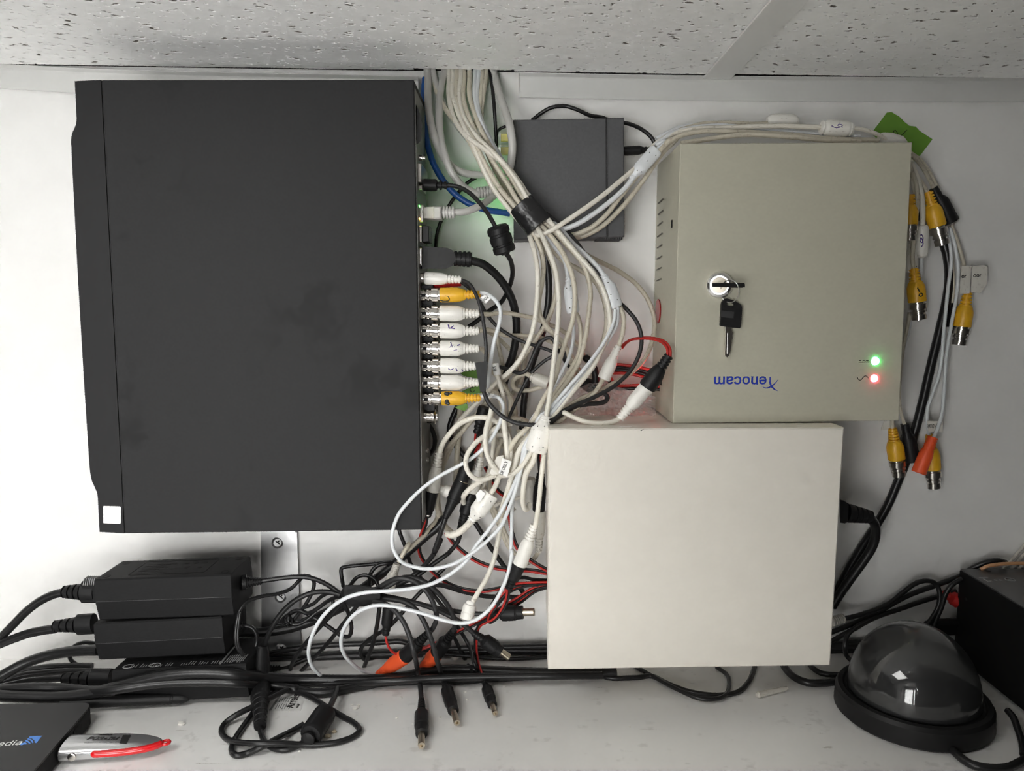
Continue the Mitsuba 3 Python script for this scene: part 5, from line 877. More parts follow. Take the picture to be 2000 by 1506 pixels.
# ------------------------------------------------------------------ camera plugs hanging at the right
def hang(lab, a, b, d, r, cab, cr=1.8, cc='cable_cream', col='plug_yellow'):
    t = thing('camera_cable', lab, 'cable'); bnc(t, b, a, d, r, col)
    if cab: cable(t, cab, cr, cc)
    return t
h1 = hang('yellow camera plug hanging highest right of the locked box', (1812, 374), (1841, 478), 20, 7.4, q('PX', (1813, 378, 20), (1803, 362, 22), (1792, 345, 24), (1784, 330, 26), (1776, 315, 30), (1760, 296, 36)), 1.8)
h2 = hang('yellow camera plug marked 10 beside the locked box', (1785, 524), (1795, 624), 26, 7.4, q('PX', (1785, 530, 26), (1782, 500, 28), (1784, 470, 30), (1788, 430, 30), (1792, 395, 30), (1790, 365, 30), (1783, 340, 32), (1776, 322, 34)), 1.9)
scribble(h2, [[(1792, 562), (1796, 570)], [(1797, 573), (1795, 577), (1799, 579), (1802, 575), (1798, 572)]], 33.2, .5, 'ink_black')
h3 = hang('yellow camera plug with two white tags, farthest right on the wall', (1890, 570), (1873, 674), 16, 7.2, q('PX', (1890, 575, 16), (1886, 540, 14), (1882, 515, 13), (1872, 480, 12), (1858, 440, 12), (1840, 390, 12), (1820, 345, 14), (1800, 315, 20), (1778, 298, 30)), 1.6)
h4 = hang('yellow camera plug hanging from the lower right corner of the locked box', (1743, 836), (1756, 930), 22, 7.2, q('PX', (1743, 842, 22), (1742, 815, 24), (1738, 790, 26)), 1.8)
h5 = hang('lowest yellow camera plug, behind the orange red plug', (1816, 849), (1824, 953), 14, 7.2, q('PX', (1816, 855, 14), (1812, 830, 14), (1811, 800, 14), (1820, 772, 14), (1833, 735, 14), (1840, 690, 14), (1844, 640, 14), (1852, 560, 14), (1858, 510, 13), (1854, 470, 13), (1845, 440, 13)), 1.5, 'cable_clean')
h6 = hang('yellow camera plug mostly hidden behind the right edge of the locked box', (1779, 380), (1777, 470), 40, 6.0, None)
tag(h3, [(1877, 520), (1897, 519), (1893, 573), (1874, 574)], 24, 'or', 3.0, 'tag_white', o=(1877, 543), ex=(1886, 543))
tag(h3, [(1898, 520), (1922, 518), (1929, 522), (1927, 555), (1915, 572), (1896, 571)], 21, 'oor', 3.2, 'tag_white', o=(1900, 541.5), ex=(1917, 541))
tag(h5, [(1810, 822), (1841, 823), (1841, 844), (1813, 844)], 20, 'D DIR', 3.2, 'tag_white', o=(1832, 829), ex=(1812, 829), fit=1.0)
tag(h4, [(1726, 822), (1745, 822), (1740, 838), (1720, 840)], 20, None, 0, 'tag_white')
hb = thing('power_lead', 'black socket barrel hanging beside the highest yellow plug', 'cable')
female_dc(hb, (1823, 367), (1859, 435), 14, 6.6)
cable(hb, q('PX', (1825, 370, 14), (1812, 345, 16), (1798, 322, 20), (1780, 303, 28)), 1.6, 'cable_cream')
hb2 = thing('power_lead', 'black socket barrel hanging below the locked box beside a yellow plug', 'cable')
female_dc(hb2, (1767, 828), (1783, 902), 16, 6.6, tip=False)
cable(hb2, q('PX', (1768, 832, 16), (1762, 815, 18), (1757, 790, 20), (1757, 740, 20), (1762, 690, 20), (1772, 640, 20), (1777, 615, 22)), 1.5, 'cable_cream')
hr = thing('power_lead', 'orange red socket plug hanging in front of the lowest yellow plug', 'cable')
A_, B_ = P(1822, 854, 26), P(1794, 924, 28)
conn(hr, A_, B_, [('strain_relief', 'plug_orange', ridges(0, .34, 4.4, 4.9, 5, .16)), ('sleeve', 'plug_orange', [(.34, 4.9), (.5, 6.0), (.98, 6.2), (1, 5.8)])])
cable(hr, q('PX', (1823, 856, 26), (1832, 835, 24), (1840, 805, 22), (1844, 760, 20), (1848, 700, 18), (1857, 640, 17), (1869, 570, 17), (1871, 520, 17), (1865, 480, 16), (1855, 445, 14)), 1.5, 'cable_clean')
hx = thing('power_lead', 'short black barrel half hidden behind the yellow plug with tags', 'cable')
female_dc(hx, (1864, 592), (1858, 640), 8, 4.6, tip=False)
hx2 = thing('power_lead', 'black barrel between the locked box and the highest yellow plug', 'cable')
female_dc(hx2, (1800, 396), (1800, 432), 10, 5.6, tip=False)
w1 = thing('camera_cable', 'white capsule shaped plug with a purple scribble right of the locked box', 'cable')
part(w1, 'capsule', lathe(P(1801, 439, 24), P(1800, 504, 24), [(0, 2), (.04, 4.6), (.1, 5.2), (.9, 5.2), (.96, 4.4), (1, 1.5)], 26), 'plug_white')
scribble(w1, [[(1797, 460), (1800, 458), (1803, 466), (1801, 474), (1797, 470), (1799, 464), (1803, 476), (1800, 482)]], 29.0, .4)
cable(w1, q('PX', (1801, 442, 24), (1802, 415, 24), (1800, 385, 24), (1795, 360, 26), (1786, 335, 28), (1778, 315, 32)), 2.3, 'cable_white')
cable(w1, q('PX', (1800, 500, 24), (1799, 530, 20), (1792, 560, 14), (1780, 620, 12), (1765, 680, 12)), 1.5, 'cable_clean')
w2 = thing('camera_cable', 'stained white splitter above the yellow plug marked 10', 'cable')
splitter(w2, (1780, 476), (1780, 532), 22, 5.6, 'tag_white')
cable(w2, q('PX', (1780, 480, 22), (1785, 440, 24), (1790, 400, 26), (1786, 370, 28), (1780, 340, 30)), 1.7, 'cable_white')
w3 = thing('camera_cable', 'pale wire hanging down along the right edge of the locked box', 'cable')
cable(w3, q('PX', (1776, 610, 14), (1772, 640, 14), (1766, 670, 14), (1760, 710, 16), (1756, 760, 20)), 1.5, 'cable_cream')
w4 = thing('camera_cable', 'cream wire hanging in the middle of the strands at the far right', 'cable')
cable(w4, q('PX', (1846, 440, 8), (1858, 500, 8), (1862, 560, 8), (1860, 600, 7)), 1.5, 'cable_cream')
tk = thing('power_cable', 'thick black power cord running down the wall at the right, behind the hanging plugs', 'cable')
cable(tk, q('PX', (1842, 470, 5), (1850, 500, 6), (1854, 540, 6), (1848, 590, 6), (1834, 650, 6), (1818, 715, 6), (1803, 780, 6), (1785, 850, 6), (1768, 905, 6), (1752, 945, 6), (1735, 985, 6), (1712, 1025, 6), (1688, 1062, 8), (1662, 1105, 10), (1638, 1150, 12), (1615, 1190, 14)), 3.9, 'cable_black', sides=16)

# ------------------------------------------------------------------ power cord of the cream box and cables at the right
pc = thing('mains_cable', 'thick black power cord plugged into the right side of the cream box', 'cable')
part(pc, 'flange', hull([P(u, v, d) for u, v in q('H', (333, 45), (350, 48), (380, 66), (375, 165), (358, 172), (333, 168)) for d in (38, 66)]), 'plastic_black', smooth=False)
A_, B_ = P(*q('H', (370, 115))[0], 52), P(*q('H', (500, 138))[0], 52)
part(pc, 'plug', lathe(A_, B_, [(0, 8), (.1, 8)] + ridges(.1, 1, 8.2, 5.6, 4, .2), 22), 'plastic_black')
cable(pc, q('H', (495, 140, 52), (518, 175, 48), (525, 230, 44), (505, 300, 40), (455, 380, 36), (390, 470, 32), (330, 555, 28), (290, 620, 26)), 4.0, 'cable_black', sides=16)
for lab, pts, r_, c_ in (
  ('black cable with pale ridged boot looping up between cream box and amplifier', q('H', (345, 687, 26), (450, 662, 24), (590, 607, 22), (670, 545, 20), (740, 495, 20), (800, 480, 20), (848, 497, 20), (870, 550, 22), (862, 620, 24), (830, 680, 26), (800, 720, 28), (765, 775, 30), (740, 850, 28)), 2.2, 'cable_black'),
  ('black cable from under the cream box up to the amplifier, upper of two', q('H', (280, 760, 14), (420, 705, 14), (560, 635, 14), (700, 560, 14), (850, 505, 14), (985, 455, 14)), 2.4, 'cable_black'),
  ('black cable from under the cream box up to the amplifier, lower of two', q('H', (280, 810, 20), (400, 745, 18), (520, 680, 16), (650, 635, 14), (780, 590, 12), (880, 560, 10), (960, 535, 10)), 2.2, 'cable_black'),
  ('black cable dropping behind the dome from the amplifier', q('H', (990, 470, 26), (940, 500, 26), (900, 555, 26), (880, 620, 26), (850, 690, 26), (830, 740, 26), (800, 800, 26)), 2.2, 'cable_black'),
  ('black cable curving behind the clear dome', q('H', (500, 690, 30), (420, 730, 32), (370, 780, 34), (360, 840, 20j), (372, 890, 10j), (420, 930, 6j)), 2.0, 'cable_black'),
  ('black cord on the shelf arcing from under the cream box to the dome, front one', q('H', (10, 905, 5j), (45, 960, 4j), (90, 1003, 4j), (160, 1030, 4j), (230, 1032, 4j), (300, 1025, 4j), (360, 1010, 4j)), 3.2, 'cable_black'),
  ('black cord on the shelf arcing from under the cream box to the dome, rear one', q('H', (150, 900, 4j), (185, 950, 3.4j), (230, 978, 3.4j), (290, 988, 3.4j), (350, 990, 3.4j)), 2.4, 'cable_black'),
  ('black cord on the shelf running out in front of the dome at the lower right', q('H', (940, 1395, 4j), (985, 1435, 4j), (1040, 1470, 4j), (1130, 1490, 4j), (1230, 1488, 4j), (1310, 1455, 4j), (1400, 1400, 4j)), 3.0, 'cable_black'),
  ('black cord hanging beside the amplifier at the lower right', q('H', (1235, 1180, 9j), (1265, 1215, 8j), (1290, 1280, 5j), (1312, 1350, 3.5j), (1322, 1420, 3.5j)), 2.6, 'cable_black'),
  ('black cable arching over the rear corner of the amplifier', q('H', (985, 455, 8), (1050, 412, 12), (1120, 382, 16), (1180, 372, 18), (1225, 382, 14)), 2.4, 'cable_black'),
  ('bare tan wire on the rear of the amplifier', q('H', (1090, 420, 22), (1130, 402, 24), (1200, 391, 24), (1270, 388, 22), (1340, 388, 20), (1420, 392, 18)), 1.6, 'tan_wire')):
    t = thing('cable', lab, 'cable'); cable(t, pts, r_, c_)
    if 'ridged boot looping' in lab: part(t, 'boot', lathe(P(*q('H', (290, 700))[0], 28), P(*q('H', (352, 682))[0], 26), ridges(0, 1, 4.6, 4.0, 6, .25), 20), 'plug_grey')
for i in range(3):
    t = thing('clear_strip', ('pale clear wire behind the amplifier, nearest of three', 'pale clear wire behind the amplifier, middle of three', 'pale clear wire behind the amplifier, farthest right of three')[i], 'wire')
    cable(t, q('PX', (1960 + 15 * i, 1112, 8), (1985 + 15 * i, 1084, 6), (2015 + 15 * i, 1048, 4)), 1.5, 'plug_grey')
rr_ = thing('audio_plug', 'red audio plug in the left rear of the black amplifier', 'audio plug')
A_, B_ = P(1841, 1158, 12), P(1872, 1174, 16)
conn(rr_, A_, B_, [('strain_relief', 'plug_red', [(0, 2.6), (.35, 4.0), (.4, 4.0)]), ('sleeve', 'plug_red', [(.38, 3.0), (.5, 4.6), (.6, 6.2), (1, 6.8)])])
lump = thing('mains_cable', 'black cords bunched on the shelf behind the dome at the corner of the cream box', 'cable')
for pts in (q('H', (270, 830, 10), (350, 825, 10), (440, 822, 12), (520, 820, 14)), q('H', (270, 855, 5), (350, 850, 5), (430, 848, 6), (520, 850, 6)), q('H', (800, 722, 24), (870, 710, 22), (960, 705, 20))): cable(lump, pts, 4.2, 'cable_black')

# ------------------------------------------------------------------ black amplifier box
am = thing('amplifier', 'black metal amplifier box standing on the shelf at the right edge', 'amplifier')
ab = S(1863, 1306, 0); yb, yf = -0.020, -0.215; xl = P(1870, 1180, 20)[0]; zt = P(1872, 1112, 20)[2]; xr_ = xl + 0.22
part(am, 'case', hull([[x, y, z] for x in (xl + .0008, xr_) for y in (yb, yf) for z in (shelf_z(xl) + .003, zt - .0008)] + [[xl, y, z] for y in (yb, yf) for z in (shelf_z(xl) + .004, zt - .0016)]), 'case_black', smooth=False)
part(am, 'top_plate', box(xl + .0006, xr_, yf, yb, zt - .0008, zt + .0004), 'case_top', smooth=False)
for y in (yb - .012, yf + .02):
    for x in (xl + .02, xr_ - .02): part(am, 'foot', box(x - .008, x + .008, y - .008, y + .008, shelf_z(xl) - .001, shelf_z(xl) + .0035), 'plastic_black', smooth=False)
part(am, 'screw', trimesh.creation.icosphere(2, .0022).apply_transform(np.diag([1, 1, .4, 1])).apply_translation([xl + .022, yb - .006, zt + .0004]), 'plastic_black', smooth=True)
part(am, 'side_screw', trimesh.creation.icosphere(2, .0017).apply_transform(np.diag([.4, 1, 1, 1])).apply_translation([xl, yb - .012, P(1871, 1162, 22)[2]]), 'plastic_black', smooth=True)
part(am, 'mounting_ear', box(xl - .020, xl, yb - .003, yb, P(1840, 1214, 20)[2] - .012, P(1840, 1214, 20)[2]), 'case_black', smooth=False)
def on_plane(u, v, z):
    r = ray(u, v); return CAM + r * ((z - CAM[2]) / r[2])
z_ = zt + .0005; pr = []
for a, b in (((1912, 1128), (1929, 1128)), ((1921, 1131), (1930, 1136)), ((1931, 1135), (1937, 1135)), ((1941, 1133), (1948, 1134)), ((1951, 1133), (1958, 1134))):
    pr.append(tube(np.linspace(on_plane(*a, z_), on_plane(*b, z_), 3), .0004, 5))
ct = on_plane(1973, 1132, z_); pr.append(tube(np.array([ct + [.004 * math.cos(t), .004 * math.sin(t), 0] for t in np.linspace(0, 6.3, 20)]), .0004, 5)); pr.append(tube(np.array([ct + [-.002, 0, 0], ct + [.002, 0.0005, 0]]), .0004, 5)); 
part(am, 'print', cat_(pr), 'ink_grey', smooth=False, label='small grey printed symbols on the top')

# ------------------------------------------------------------------ dummy dome camera
dm = thing('dome_camera', 'dome camera lying on the shelf, clear smoked dome on a round black base', 'dome camera')
DC = S(1780, 1392, 0); DC[2] = shelf_z(DC[0]); R0 = 0.0582
def dl_(prof): return lathe(DC, DC + [0, 0, .001], [(z, r) for z, r in prof], 72)
part(dm, 'base', dl_([(.2, R0 * 1e3 - 2), (2, R0 * 1e3), (15, R0 * 1e3 - .6), (18, R0 * 1e3 - 2.4), (18.5, R0 * 1e3 - 6), (17, R0 * 1e3 - 7.5), (16.5, R0 * 1e3 - 9), (16.5, 1)]), 'plastic_black', smooth=25)
RD = R0 * 1e3 - 9.6
part(dm, 'dome', dl_([(16, RD), (19, RD)] + [(19 + 1.13 * RD * math.sin(a), RD * math.cos(a)) for a in np.linspace(.03, 1.55, 30)]), 'dome_clear', smooth=True)
part(dm, 'inner_rim', dl_([(16.6, RD - 1.5), (19.5, RD - 2), (19.5, RD - 6), (16.6, RD - 7)]), 'case_black', smooth=25)
part(dm, 'lens_module', trimesh.creation.icosphere(4, .013).apply_translation(DC + [-.008, -.012, .028]), 'gloss_black', smooth=True)
part(dm, 'lens_bracket', cbox(.020, .016, .022, .002, trimesh.transformations.translation_matrix(DC + [-.008, 0.0, .027])), 'case_black', smooth=False)
part(dm, 'lens', lathe(DC + [-.012, -.0225, .031], DC + [-.0135, -.0262, .0325], [(0, 4.2), (.8, 4.2), (1, 3.6), (1, 2.8), (.6, 2.6), (.6, .1)], 24), 'chrome')

# ------------------------------------------------------------------ three power bricks
def brick(lab, fl, frr, top_, bot, d0, depth, skew=0, screws=False, printed=False, taper=.0015):
    """front left/right picture columns, front top/bottom rows at both ends"""
    t = thing('power_brick', lab, 'power adapter')
    (ul, vtl), (ur, vtr), vb = fl, frr, bot
    a, b = P(ul, vtl, d0), P(ur, vtr, d0 - skew); h = a[2] - P(ul, vb, d0)[2]
    ex = b - a; L = np.linalg.norm(ex); M = basis(a, ex, [0, 0, 1])
    M2 = np.eye(4); exn = ex / L; exn[2] *= 1; ez = np.array([-exn[2], 0, exn[0]]); ez /= np.linalg.norm(ez); ey = np.cross(ez, exn)
    M2[:3, 0], M2[:3, 1], M2[:3, 2], M2[:3, 3] = exn, ey, ez, a
    pts = []; c = .0012
    for y0 in (0, depth):
        s = -1 if y0 == 0 else 1
        for x0 in (0, L):
            sx_ = 1 if x0 == 0 else -1
            for z0, ins in ((-c, 0), (0, c), (-h * .52, -taper), (-h + c, taper * .6), (-h, taper * .6 + c)):
                pts.append([x0 + sx_ * max(ins, 0) * .6, y0 - s * ins, z0]); pts.append([x0 + sx_ * (max(ins, 0) * .6 + c), y0 - s * (ins - .0), z0])
    m = hull(pts); m.apply_transform(M2); part(t, 'shell', m, 'brick_plastic', smooth=False)
    def loc(x, y, z): return (M2 @ np.array([x, y, z, 1]))[:3]
    sm = cbox(L * .985, .0006, .0005, .0001); sm.apply_translation([L / 2, -taper - .0001, -h * .52]); sm.apply_transform(M2); part(t, 'seam', sm, 'case_top', smooth=False)
    if screws:
        for x, y in ((.007, .007), (L - .007, .007), (.007, depth - .007), (L - .007, depth - .007)):
            part(t, 'screw_hole', lathe(loc(x, y, -.0004), loc(x, y, .0002), [(0, 3.2), (1, 3.2), (1, 2.5), (.2, 2.3), (.2, .1)], 24), 'case_black')
        o_ = cat_([cbox(L * .56, .0007, .0003, .0001, trimesh.transformations.translation_matrix([L * .5, y, .0001])) for y in (depth * .16, depth * .86)] + [cbox(.0007, depth * .7, .0003, .0001, trimesh.transformations.translation_matrix([x, depth * .51, .0001])) for x in (L * .22, L * .78)])
        o_.apply_transform(M2); part(t, 'label_outline', o_, 'case_black', smooth=False)
        ls = cat_([cbox(L * w_, .0008, .0002, .00005, trimesh.transformations.translation_matrix([L * (.26 + w_ / 2), depth * (.24 + .09 * i), .0001])) for i, w_ in enumerate((.22, .18, .26, .2, .16, .23))] + [lathe([L * x, depth * y, 0], [L * x, depth * y, .0002], [(0, 2.2), (1, 2.2)], 16) for x, y in ((.56, .7), (.63, .7), (.70, .7), (.6, .48), (.7, .45))])
        ls.apply_transform(M2); part(t, 'moulded_print', ls, 'case_black', smooth=False)
    return t, loc, L, h
b3, loc3, L3, h3 = brick('lowest black power brick on the shelf, with white printing along its top edge', (218, 1310), (480, 1297), 0, 1376, 90, .052, skew=-3)
b2, loc2, L2, h2 = brick('middle black power brick of the stack', (182.5, 1218), (433, 1205), 0, 1291, 84, .050, skew=-2)
b1, loc1, L1, h1_ = brick('topmost black power brick of the stack, ribbed label on its top', (183.5, 1132), (450, 1122), 0, 1213, 84, .046, skew=-2, screws=True)
pl = [cbox(.0012, w_, .0002, .00005, trimesh.transformations.translation_matrix([0, 0, 0])) for w_ in ()]
prn = []
for i in range(44):
    x = L3 * (.12 + .84 * i / 44); 
    if rng.random() < .25: continue
    wdt = .0008; ln = rng.uniform(.003, .007)
    prn.append(cbox(wdt, ln, .0002, .00005, trimesh.transformations.translation_matrix([x, .0035 + ln / 2, .0001])))
for x in (.10, .30): prn.append(tube(np.array([[L3 * x + .0045 * math.cos(t), .006 + .0032 * math.sin(t), .0001] for t in np.linspace(0, 6.3, 24)]), .0005, 5))
prn.append(cbox(.0018, .040, .0002, .00005, trimesh.transformations.translation_matrix([L3 * .80, .022, .0001])))
for i in range(9): prn.append(cbox(.0009, .012, .0002, .00005, trimesh.transformations.translation_matrix([L3 * (.83 + .016 * i), .012, .0001])))
M3 = np.eye(4); M3[:3, 0] = (loc3(1, 0, 0) - loc3(0, 0, 0)); M3[:3, 1] = loc3(0, 1, 0) - loc3(0, 0, 0); M3[:3, 2] = loc3(0, 0, 1) - loc3(0, 0, 0); M3[:3, 3] = loc3(0, 0, 0)
pm = cat_(prn); pm.apply_transform(M3); part(b3, 'print', pm, 'ink_grey', smooth=False, label='white printed lines and symbols')
# cord plugs on the bricks
def cordset(lab, a, b, d, pts, r=3.7, w=10.5, ribs=(.45, 1.0), d2=None):
    t = thing('mains_cable', lab, 'cable'); A, B = P(*a, d), P(*b, d2 or d)
    part(t, 'plug', lathe(A, B, [(0, w), (.40, w), (.44, w * .8), (.46, w * .62)], 20, squash=.75), 'plastic_black', smooth=30)
    part(t, 'strain_relief', lathe(A, B, ridges(ribs[0], ribs[1], w * .74, w * .55, 3, .3), 20), 'plastic_black', smooth=30)
    cable(t, pts, r, 'cable_black', sides=16); return t
k_ = cordset('black power cord plugged into the topmost brick, rising from the lower left', (188, 1156), (125, 1156), 66, q('E', (425, 322, 66), (360, 335, 66), (270, 375, 66), (180, 440, 64), (90, 530, 62), (0, 625, 60), (-90, 730, 58)), 3.6, 9.6)
part(k_, 'socket_block', slab([(158, 1143), (188, 1142), (188, 1178), (158, 1178)], 72, 58, 1), 'brick_plastic', smooth=False)
for i in range(6): part(k_, 'grip_rib', slab([(164 + i * 4, 1130), (165.3 + i * 4, 1130), (162.3 + i * 4, 1144), (161 + i * 4, 1144)], 73, 66, .2), 'ink_grey', smooth=False)
cordset('black power cord plugged into the middle brick', (184, 1218), (107, 1223), 66, q('E', (365, 560, 66), (290, 570, 66), (190, 590, 66), (90, 625, 64), (0, 660, 62), (-100, 700, 60)), 3.8, 9.0)
cordset('black power cord plugged into the lowest brick', (218, 1325), (124, 1325), 70, q('E', (420, 882, 70), (320, 888, 68), (200, 900, 66), (100, 918, 64), (0, 940, 62), (-100, 960, 60)), 2.8, 8.6)
for lab, pts, r_ in (
  ('thick black cord passing behind the middle brick at the left edge', q('E', (640, 700, 60), (540, 702, 58), (430, 712, 56), (300, 738, 56), (180, 778, 58), (80, 828, 62), (-20, 885, 66)), 4.6),
  ('thin black wire looped on the wall left of the middle brick', q('E', (620, 655, 30), (550, 650, 28), (490, 670, 26), (455, 710, 26), (460, 760, 26), (500, 795, 26)), 1.8),
  ('black cord lying behind the lowest brick at the left edge, upper of two', q('E', (600, 806, 34), (450, 804, 34), (300, 812, 36), (150, 838, 40), (0, 885, 46), (-80, 910, 50)), 3.0),
  ('black cord lying behind the lowest brick at the left edge, lower of two', q('E', (600, 838, 40), (450, 836, 40), (300, 845, 42), (150, 862, 46), (0, 905, 52), (-80, 925, 56)), 3.0),
  ('thick black cord along the shelf, crossing in front of the lowest brick', q('E', (-60, 995, 100), (60, 1000, 100), (200, 1005, 100), (330, 1008, 100), (450, 1000, 100), (580, 982, 100), (720, 950, 100), (880, 905, 100), (1040, 868, 100), (1200, 848, 100), (1380, 845, 99), (1550, 858, 96), (1720, 875, 16j), (1900, 890, 8j)) + q('D', (150, 1098, 6j), (400, 1102, 5j), (620, 1098, 5j), (820, 1078, 5j), (980, 1045, 5j), (1150, 1030, 5j), (1400, 1038, 5j), (1750, 1052, 5j), (2000, 1055, 5j), (2300, 1050, 5j)), 4.6),
  ('black cord along the shelf just below the thick one, sagging right of the bricks', q('E', (-60, 962, 92), (100, 948, 92), (250, 942, 92), (420, 948, 92), (560, 962, 97), (700, 962, 104), (820, 945, 104), (950, 925, 102), (1120, 910, 100), (1350, 905, 99), (1550, 912, 97), (1750, 930, 7j), (1930, 955, 5j)) + q('D', (60, 1165, 4j), (180, 1190, 4j), (300, 1186, 4j), (480, 1150, 4j), (680, 1115, 4j), (900, 1105, 4j), (1200, 1098, 4j), (1500, 1080, 4j), (1800, 1066, 4j), (2100, 1060, 4j)), 3.9),
  ('black cord along the shelf under the cream box', q('D', (-60, 1120, 3j), (300, 1128, 3j), (700, 1108, 12j), (1000, 1090, 12j), (1300, 1080, 12j), (1600, 1075, 12j), (1900, 1072, 12j), (2200, 1068, 9j)), 3.2),
  ('black wire on the shelf making a bend right of centre below the cream box', q('J', (1150, 850, 2j), (1300, 905, 2j), (1500, 950, 2j), (1800, 945, 2j), (2000, 935, 2j)) + q('PX', (1270, 1320, 2j), (1310, 1338, 2j), (1350, 1352, 2j), (1400, 1358, 2j), (1440, 1352, 2j), (1462, 1332, 2j), (1473, 1305, 2j), (1475, 1290, 3j)), 2.2),
  ('thin black wire on the shelf inside the bend below the cream box', q('PX', (1230, 1296, 2j), (1270, 1318, 2j), (1320, 1345, 4j), (1370, 1365, 4j), (1410, 1362, 4j), (1424, 1340, 2j), (1420, 1318, 2j), (1400, 1303, 2j)), 1.8),
  ('black cord along the wall just above the shelf, from the bracket to the cream box', q('D', (-120, 975, 8), (100, 962, 7), (300, 940, 6), (520, 930, 6), (800, 918, 6), (1100, 905, 6), (1400, 895, 6), (1700, 895, 6), (1900, 895, 6)), 4.2),
  ('black cord along the wall above the shelf, highest of those behind the white loops', q('D', (-215, 945, 16), (-60, 905, 14), (80, 880, 13), (230, 862, 12), (420, 850, 12), (560, 845, 12), (700, 835, 12), (800, 832, 12), (880, 860, 13), (980, 880, 14), (1200, 880, 14), (1500, 872, 14), (1900, 865, 14)), 2.6),
  ('black wire along the shelf edge, lowest of those entering behind the cream box', q('D', (900, 900, 16), (1100, 920, 14), (1300, 935, 14), (1450, 950, 2j), (1600, 952, 2j), (1750, 945, 2j), (1900, 938, 2j)), 1.8),
  ('black cable bunch sagging across the steel strip behind the brick leads', q('DD', (120, 690, 40), (230, 690, 30), (330, 690, 24), (450, 678, 20), (560, 655, 18), (680, 615, 18), (800, 560, 18), (900, 510, 20)), 4.4)):
    t = thing('mains_cable', lab, 'cable'); cable(t, pts, r_, 'cable_black', sides=14)
# leads of the bricks
l1 = thing('power_lead', 'black lead with a ribbed boot leaving the right end of the topmost brick', 'cable')
A_, B_ = P(*q('DD', (235, 378))[0], 62), P(*q('DD', (358, 368))[0], 58)
part(l1, 'boot', lathe(A_, B_, [(0, 6.4), (.2, 6.4), (.22, 5)] + ridges(.24, 1, 4.8, 3.0, 6, .3), 20), 'plastic_black')
cable(l1, q('DD', (350, 368, 58), (450, 354, 56), (560, 342, 54), (640, 345, 54), (720, 368, 56), (790, 405, 60), (850, 450, 64)), 2.0, 'cable_black')
l2 = thing('power_lead', 'black lead with a ribbed boot leaving the right end of the middle brick', 'cable')
A_, B_ = P(*q('DD', (140, 655))[0], 62), P(*q('DD', (250, 645))[0], 58)
part(l2, 'boot', lathe(A_, B_, ridges(0, 1, 5, 3, 6, .3), 20), 'plastic_black')
cable(l2, q('DD', (245, 646, 58), (295, 660, 58), (322, 700, 58), (325, 750, 58), (310, 800, 60), (280, 850, 62)), 1.8, 'cable_black')
l3 = thing('power_lead', 'thin double black lead hanging in a long loop in front of the brick ends', 'cable')
cable(l3, q('DD', (620, 335, 46), (585, 370, 50), (540, 415, 54), (460, 446, 60), (350, 465, 68), (270, 495, 76), (222, 550, 82), (200, 640, 86), (193, 720, 88), (205, 785, 88), (240, 832, 86)), 1.6, 'cable_black')
cable(l3, q('DD', (222, 560, 84), (212, 640, 86), (205, 720, 88), (218, 790, 88), (250, 830, 85)), 1.2, 'cable_black')
l4 = thing('power_lead', 'black lead looped and tied with a wire twist in front of the steel strip', 'cable')
cable(l4, q('DD', (600, 335, 40), (655, 340, 38), (684, 375, 36), (675, 430, 36), (640, 500, 36), (590, 570, 34), (540, 630, 34)), 1.7, 'cable_black')
cable(l4, q('DD', (860, 468, 60), (820, 470, 50), (760, 500, 42), (690, 550, 40), (640, 570, 38), (580, 550, 36), (530, 575, 36), (525, 620, 38), (570, 640, 38), (640, 610, 38), (700, 560, 36)), 1.8, 'cable_black')
cable(l4, q('DD', (850, 440, 58), (790, 440, 46), (730, 465, 40), (680, 510, 38), (620, 535, 36)), 1.6, 'cable_black')
cable(l4, q('DD', (800, 480, 34), (810, 560, 34)), 1.6, 'cable_black')
part(l4, 'twist_tie', tube(np.array([P(*q('DD', (505 + 22 * math.cos(t) + t * 1.6, 618 + 36 * math.sin(t)))[0], 40 + 2 * math.cos(t * 1.3)) for t in np.linspace(0, 15, 70)]), .0006, 7), 'plastic_black', smooth=True)
l5 = thing('power_lead', 'short ribbed boot and lead behind the barrel joint, right of the lowest brick', 'cable')
A_, B_ = P(*q('DD', (375, 925))[0], 30), P(*q('DD', (475, 920))[0], 26)
part(l5, 'boot', lathe(A_, B_, ridges(0, 1, 4.6, 3.6, 6, .3), 20), 'plastic_black')
cable(l5, q('DD', (470, 920, 26), (520, 910, 24), (580, 880, 20), (660, 845, 16)), 2.0, 'cable_black')
# barrel joint standing up, loops on the shelf with ferrite
jt = thing('power_lead', 'long black barrel joint crossing under the thick cords, ending in loops on the shelf', 'cable')
A_, B_ = P(*q('DD', (358, 780))[0], 62), P(*q('DD', (345, 960))[0], 70)
part(jt, 'socket', lathe(A_, B_, [(0, 4.6), (.1, 5.6), (.5, 7.6), (.9, 8.2), (1, 7.6)], 24), 'plastic_black')
A_, B_ = S(*q('DD', (350, 1000))[0], 9), S(*q('DD', (346, 1275))[0], 6)
part(jt, 'plug', lathe(A_, B_, [(0, 7.6), (.04, 8.2), (.42, 8.0), (.44, 7.4)] + ridges(.45, 1, 6.8, 4.8, 5, .08), 24), 'plastic_black')
cable(jt, q('DD', (346, 1270, 5j), (352, 1320, 4j), (380, 1380, 3j), (430, 1415, 2.5j), (500, 1425, 2.5j), (570, 1405, 3j), (630, 1370, 5j)), 2.2, 'cable_black')
A_, B_ = S(*q('DD', (640, 1365))[0], 8), S(*q('DD', (765, 1180))[0], 10)
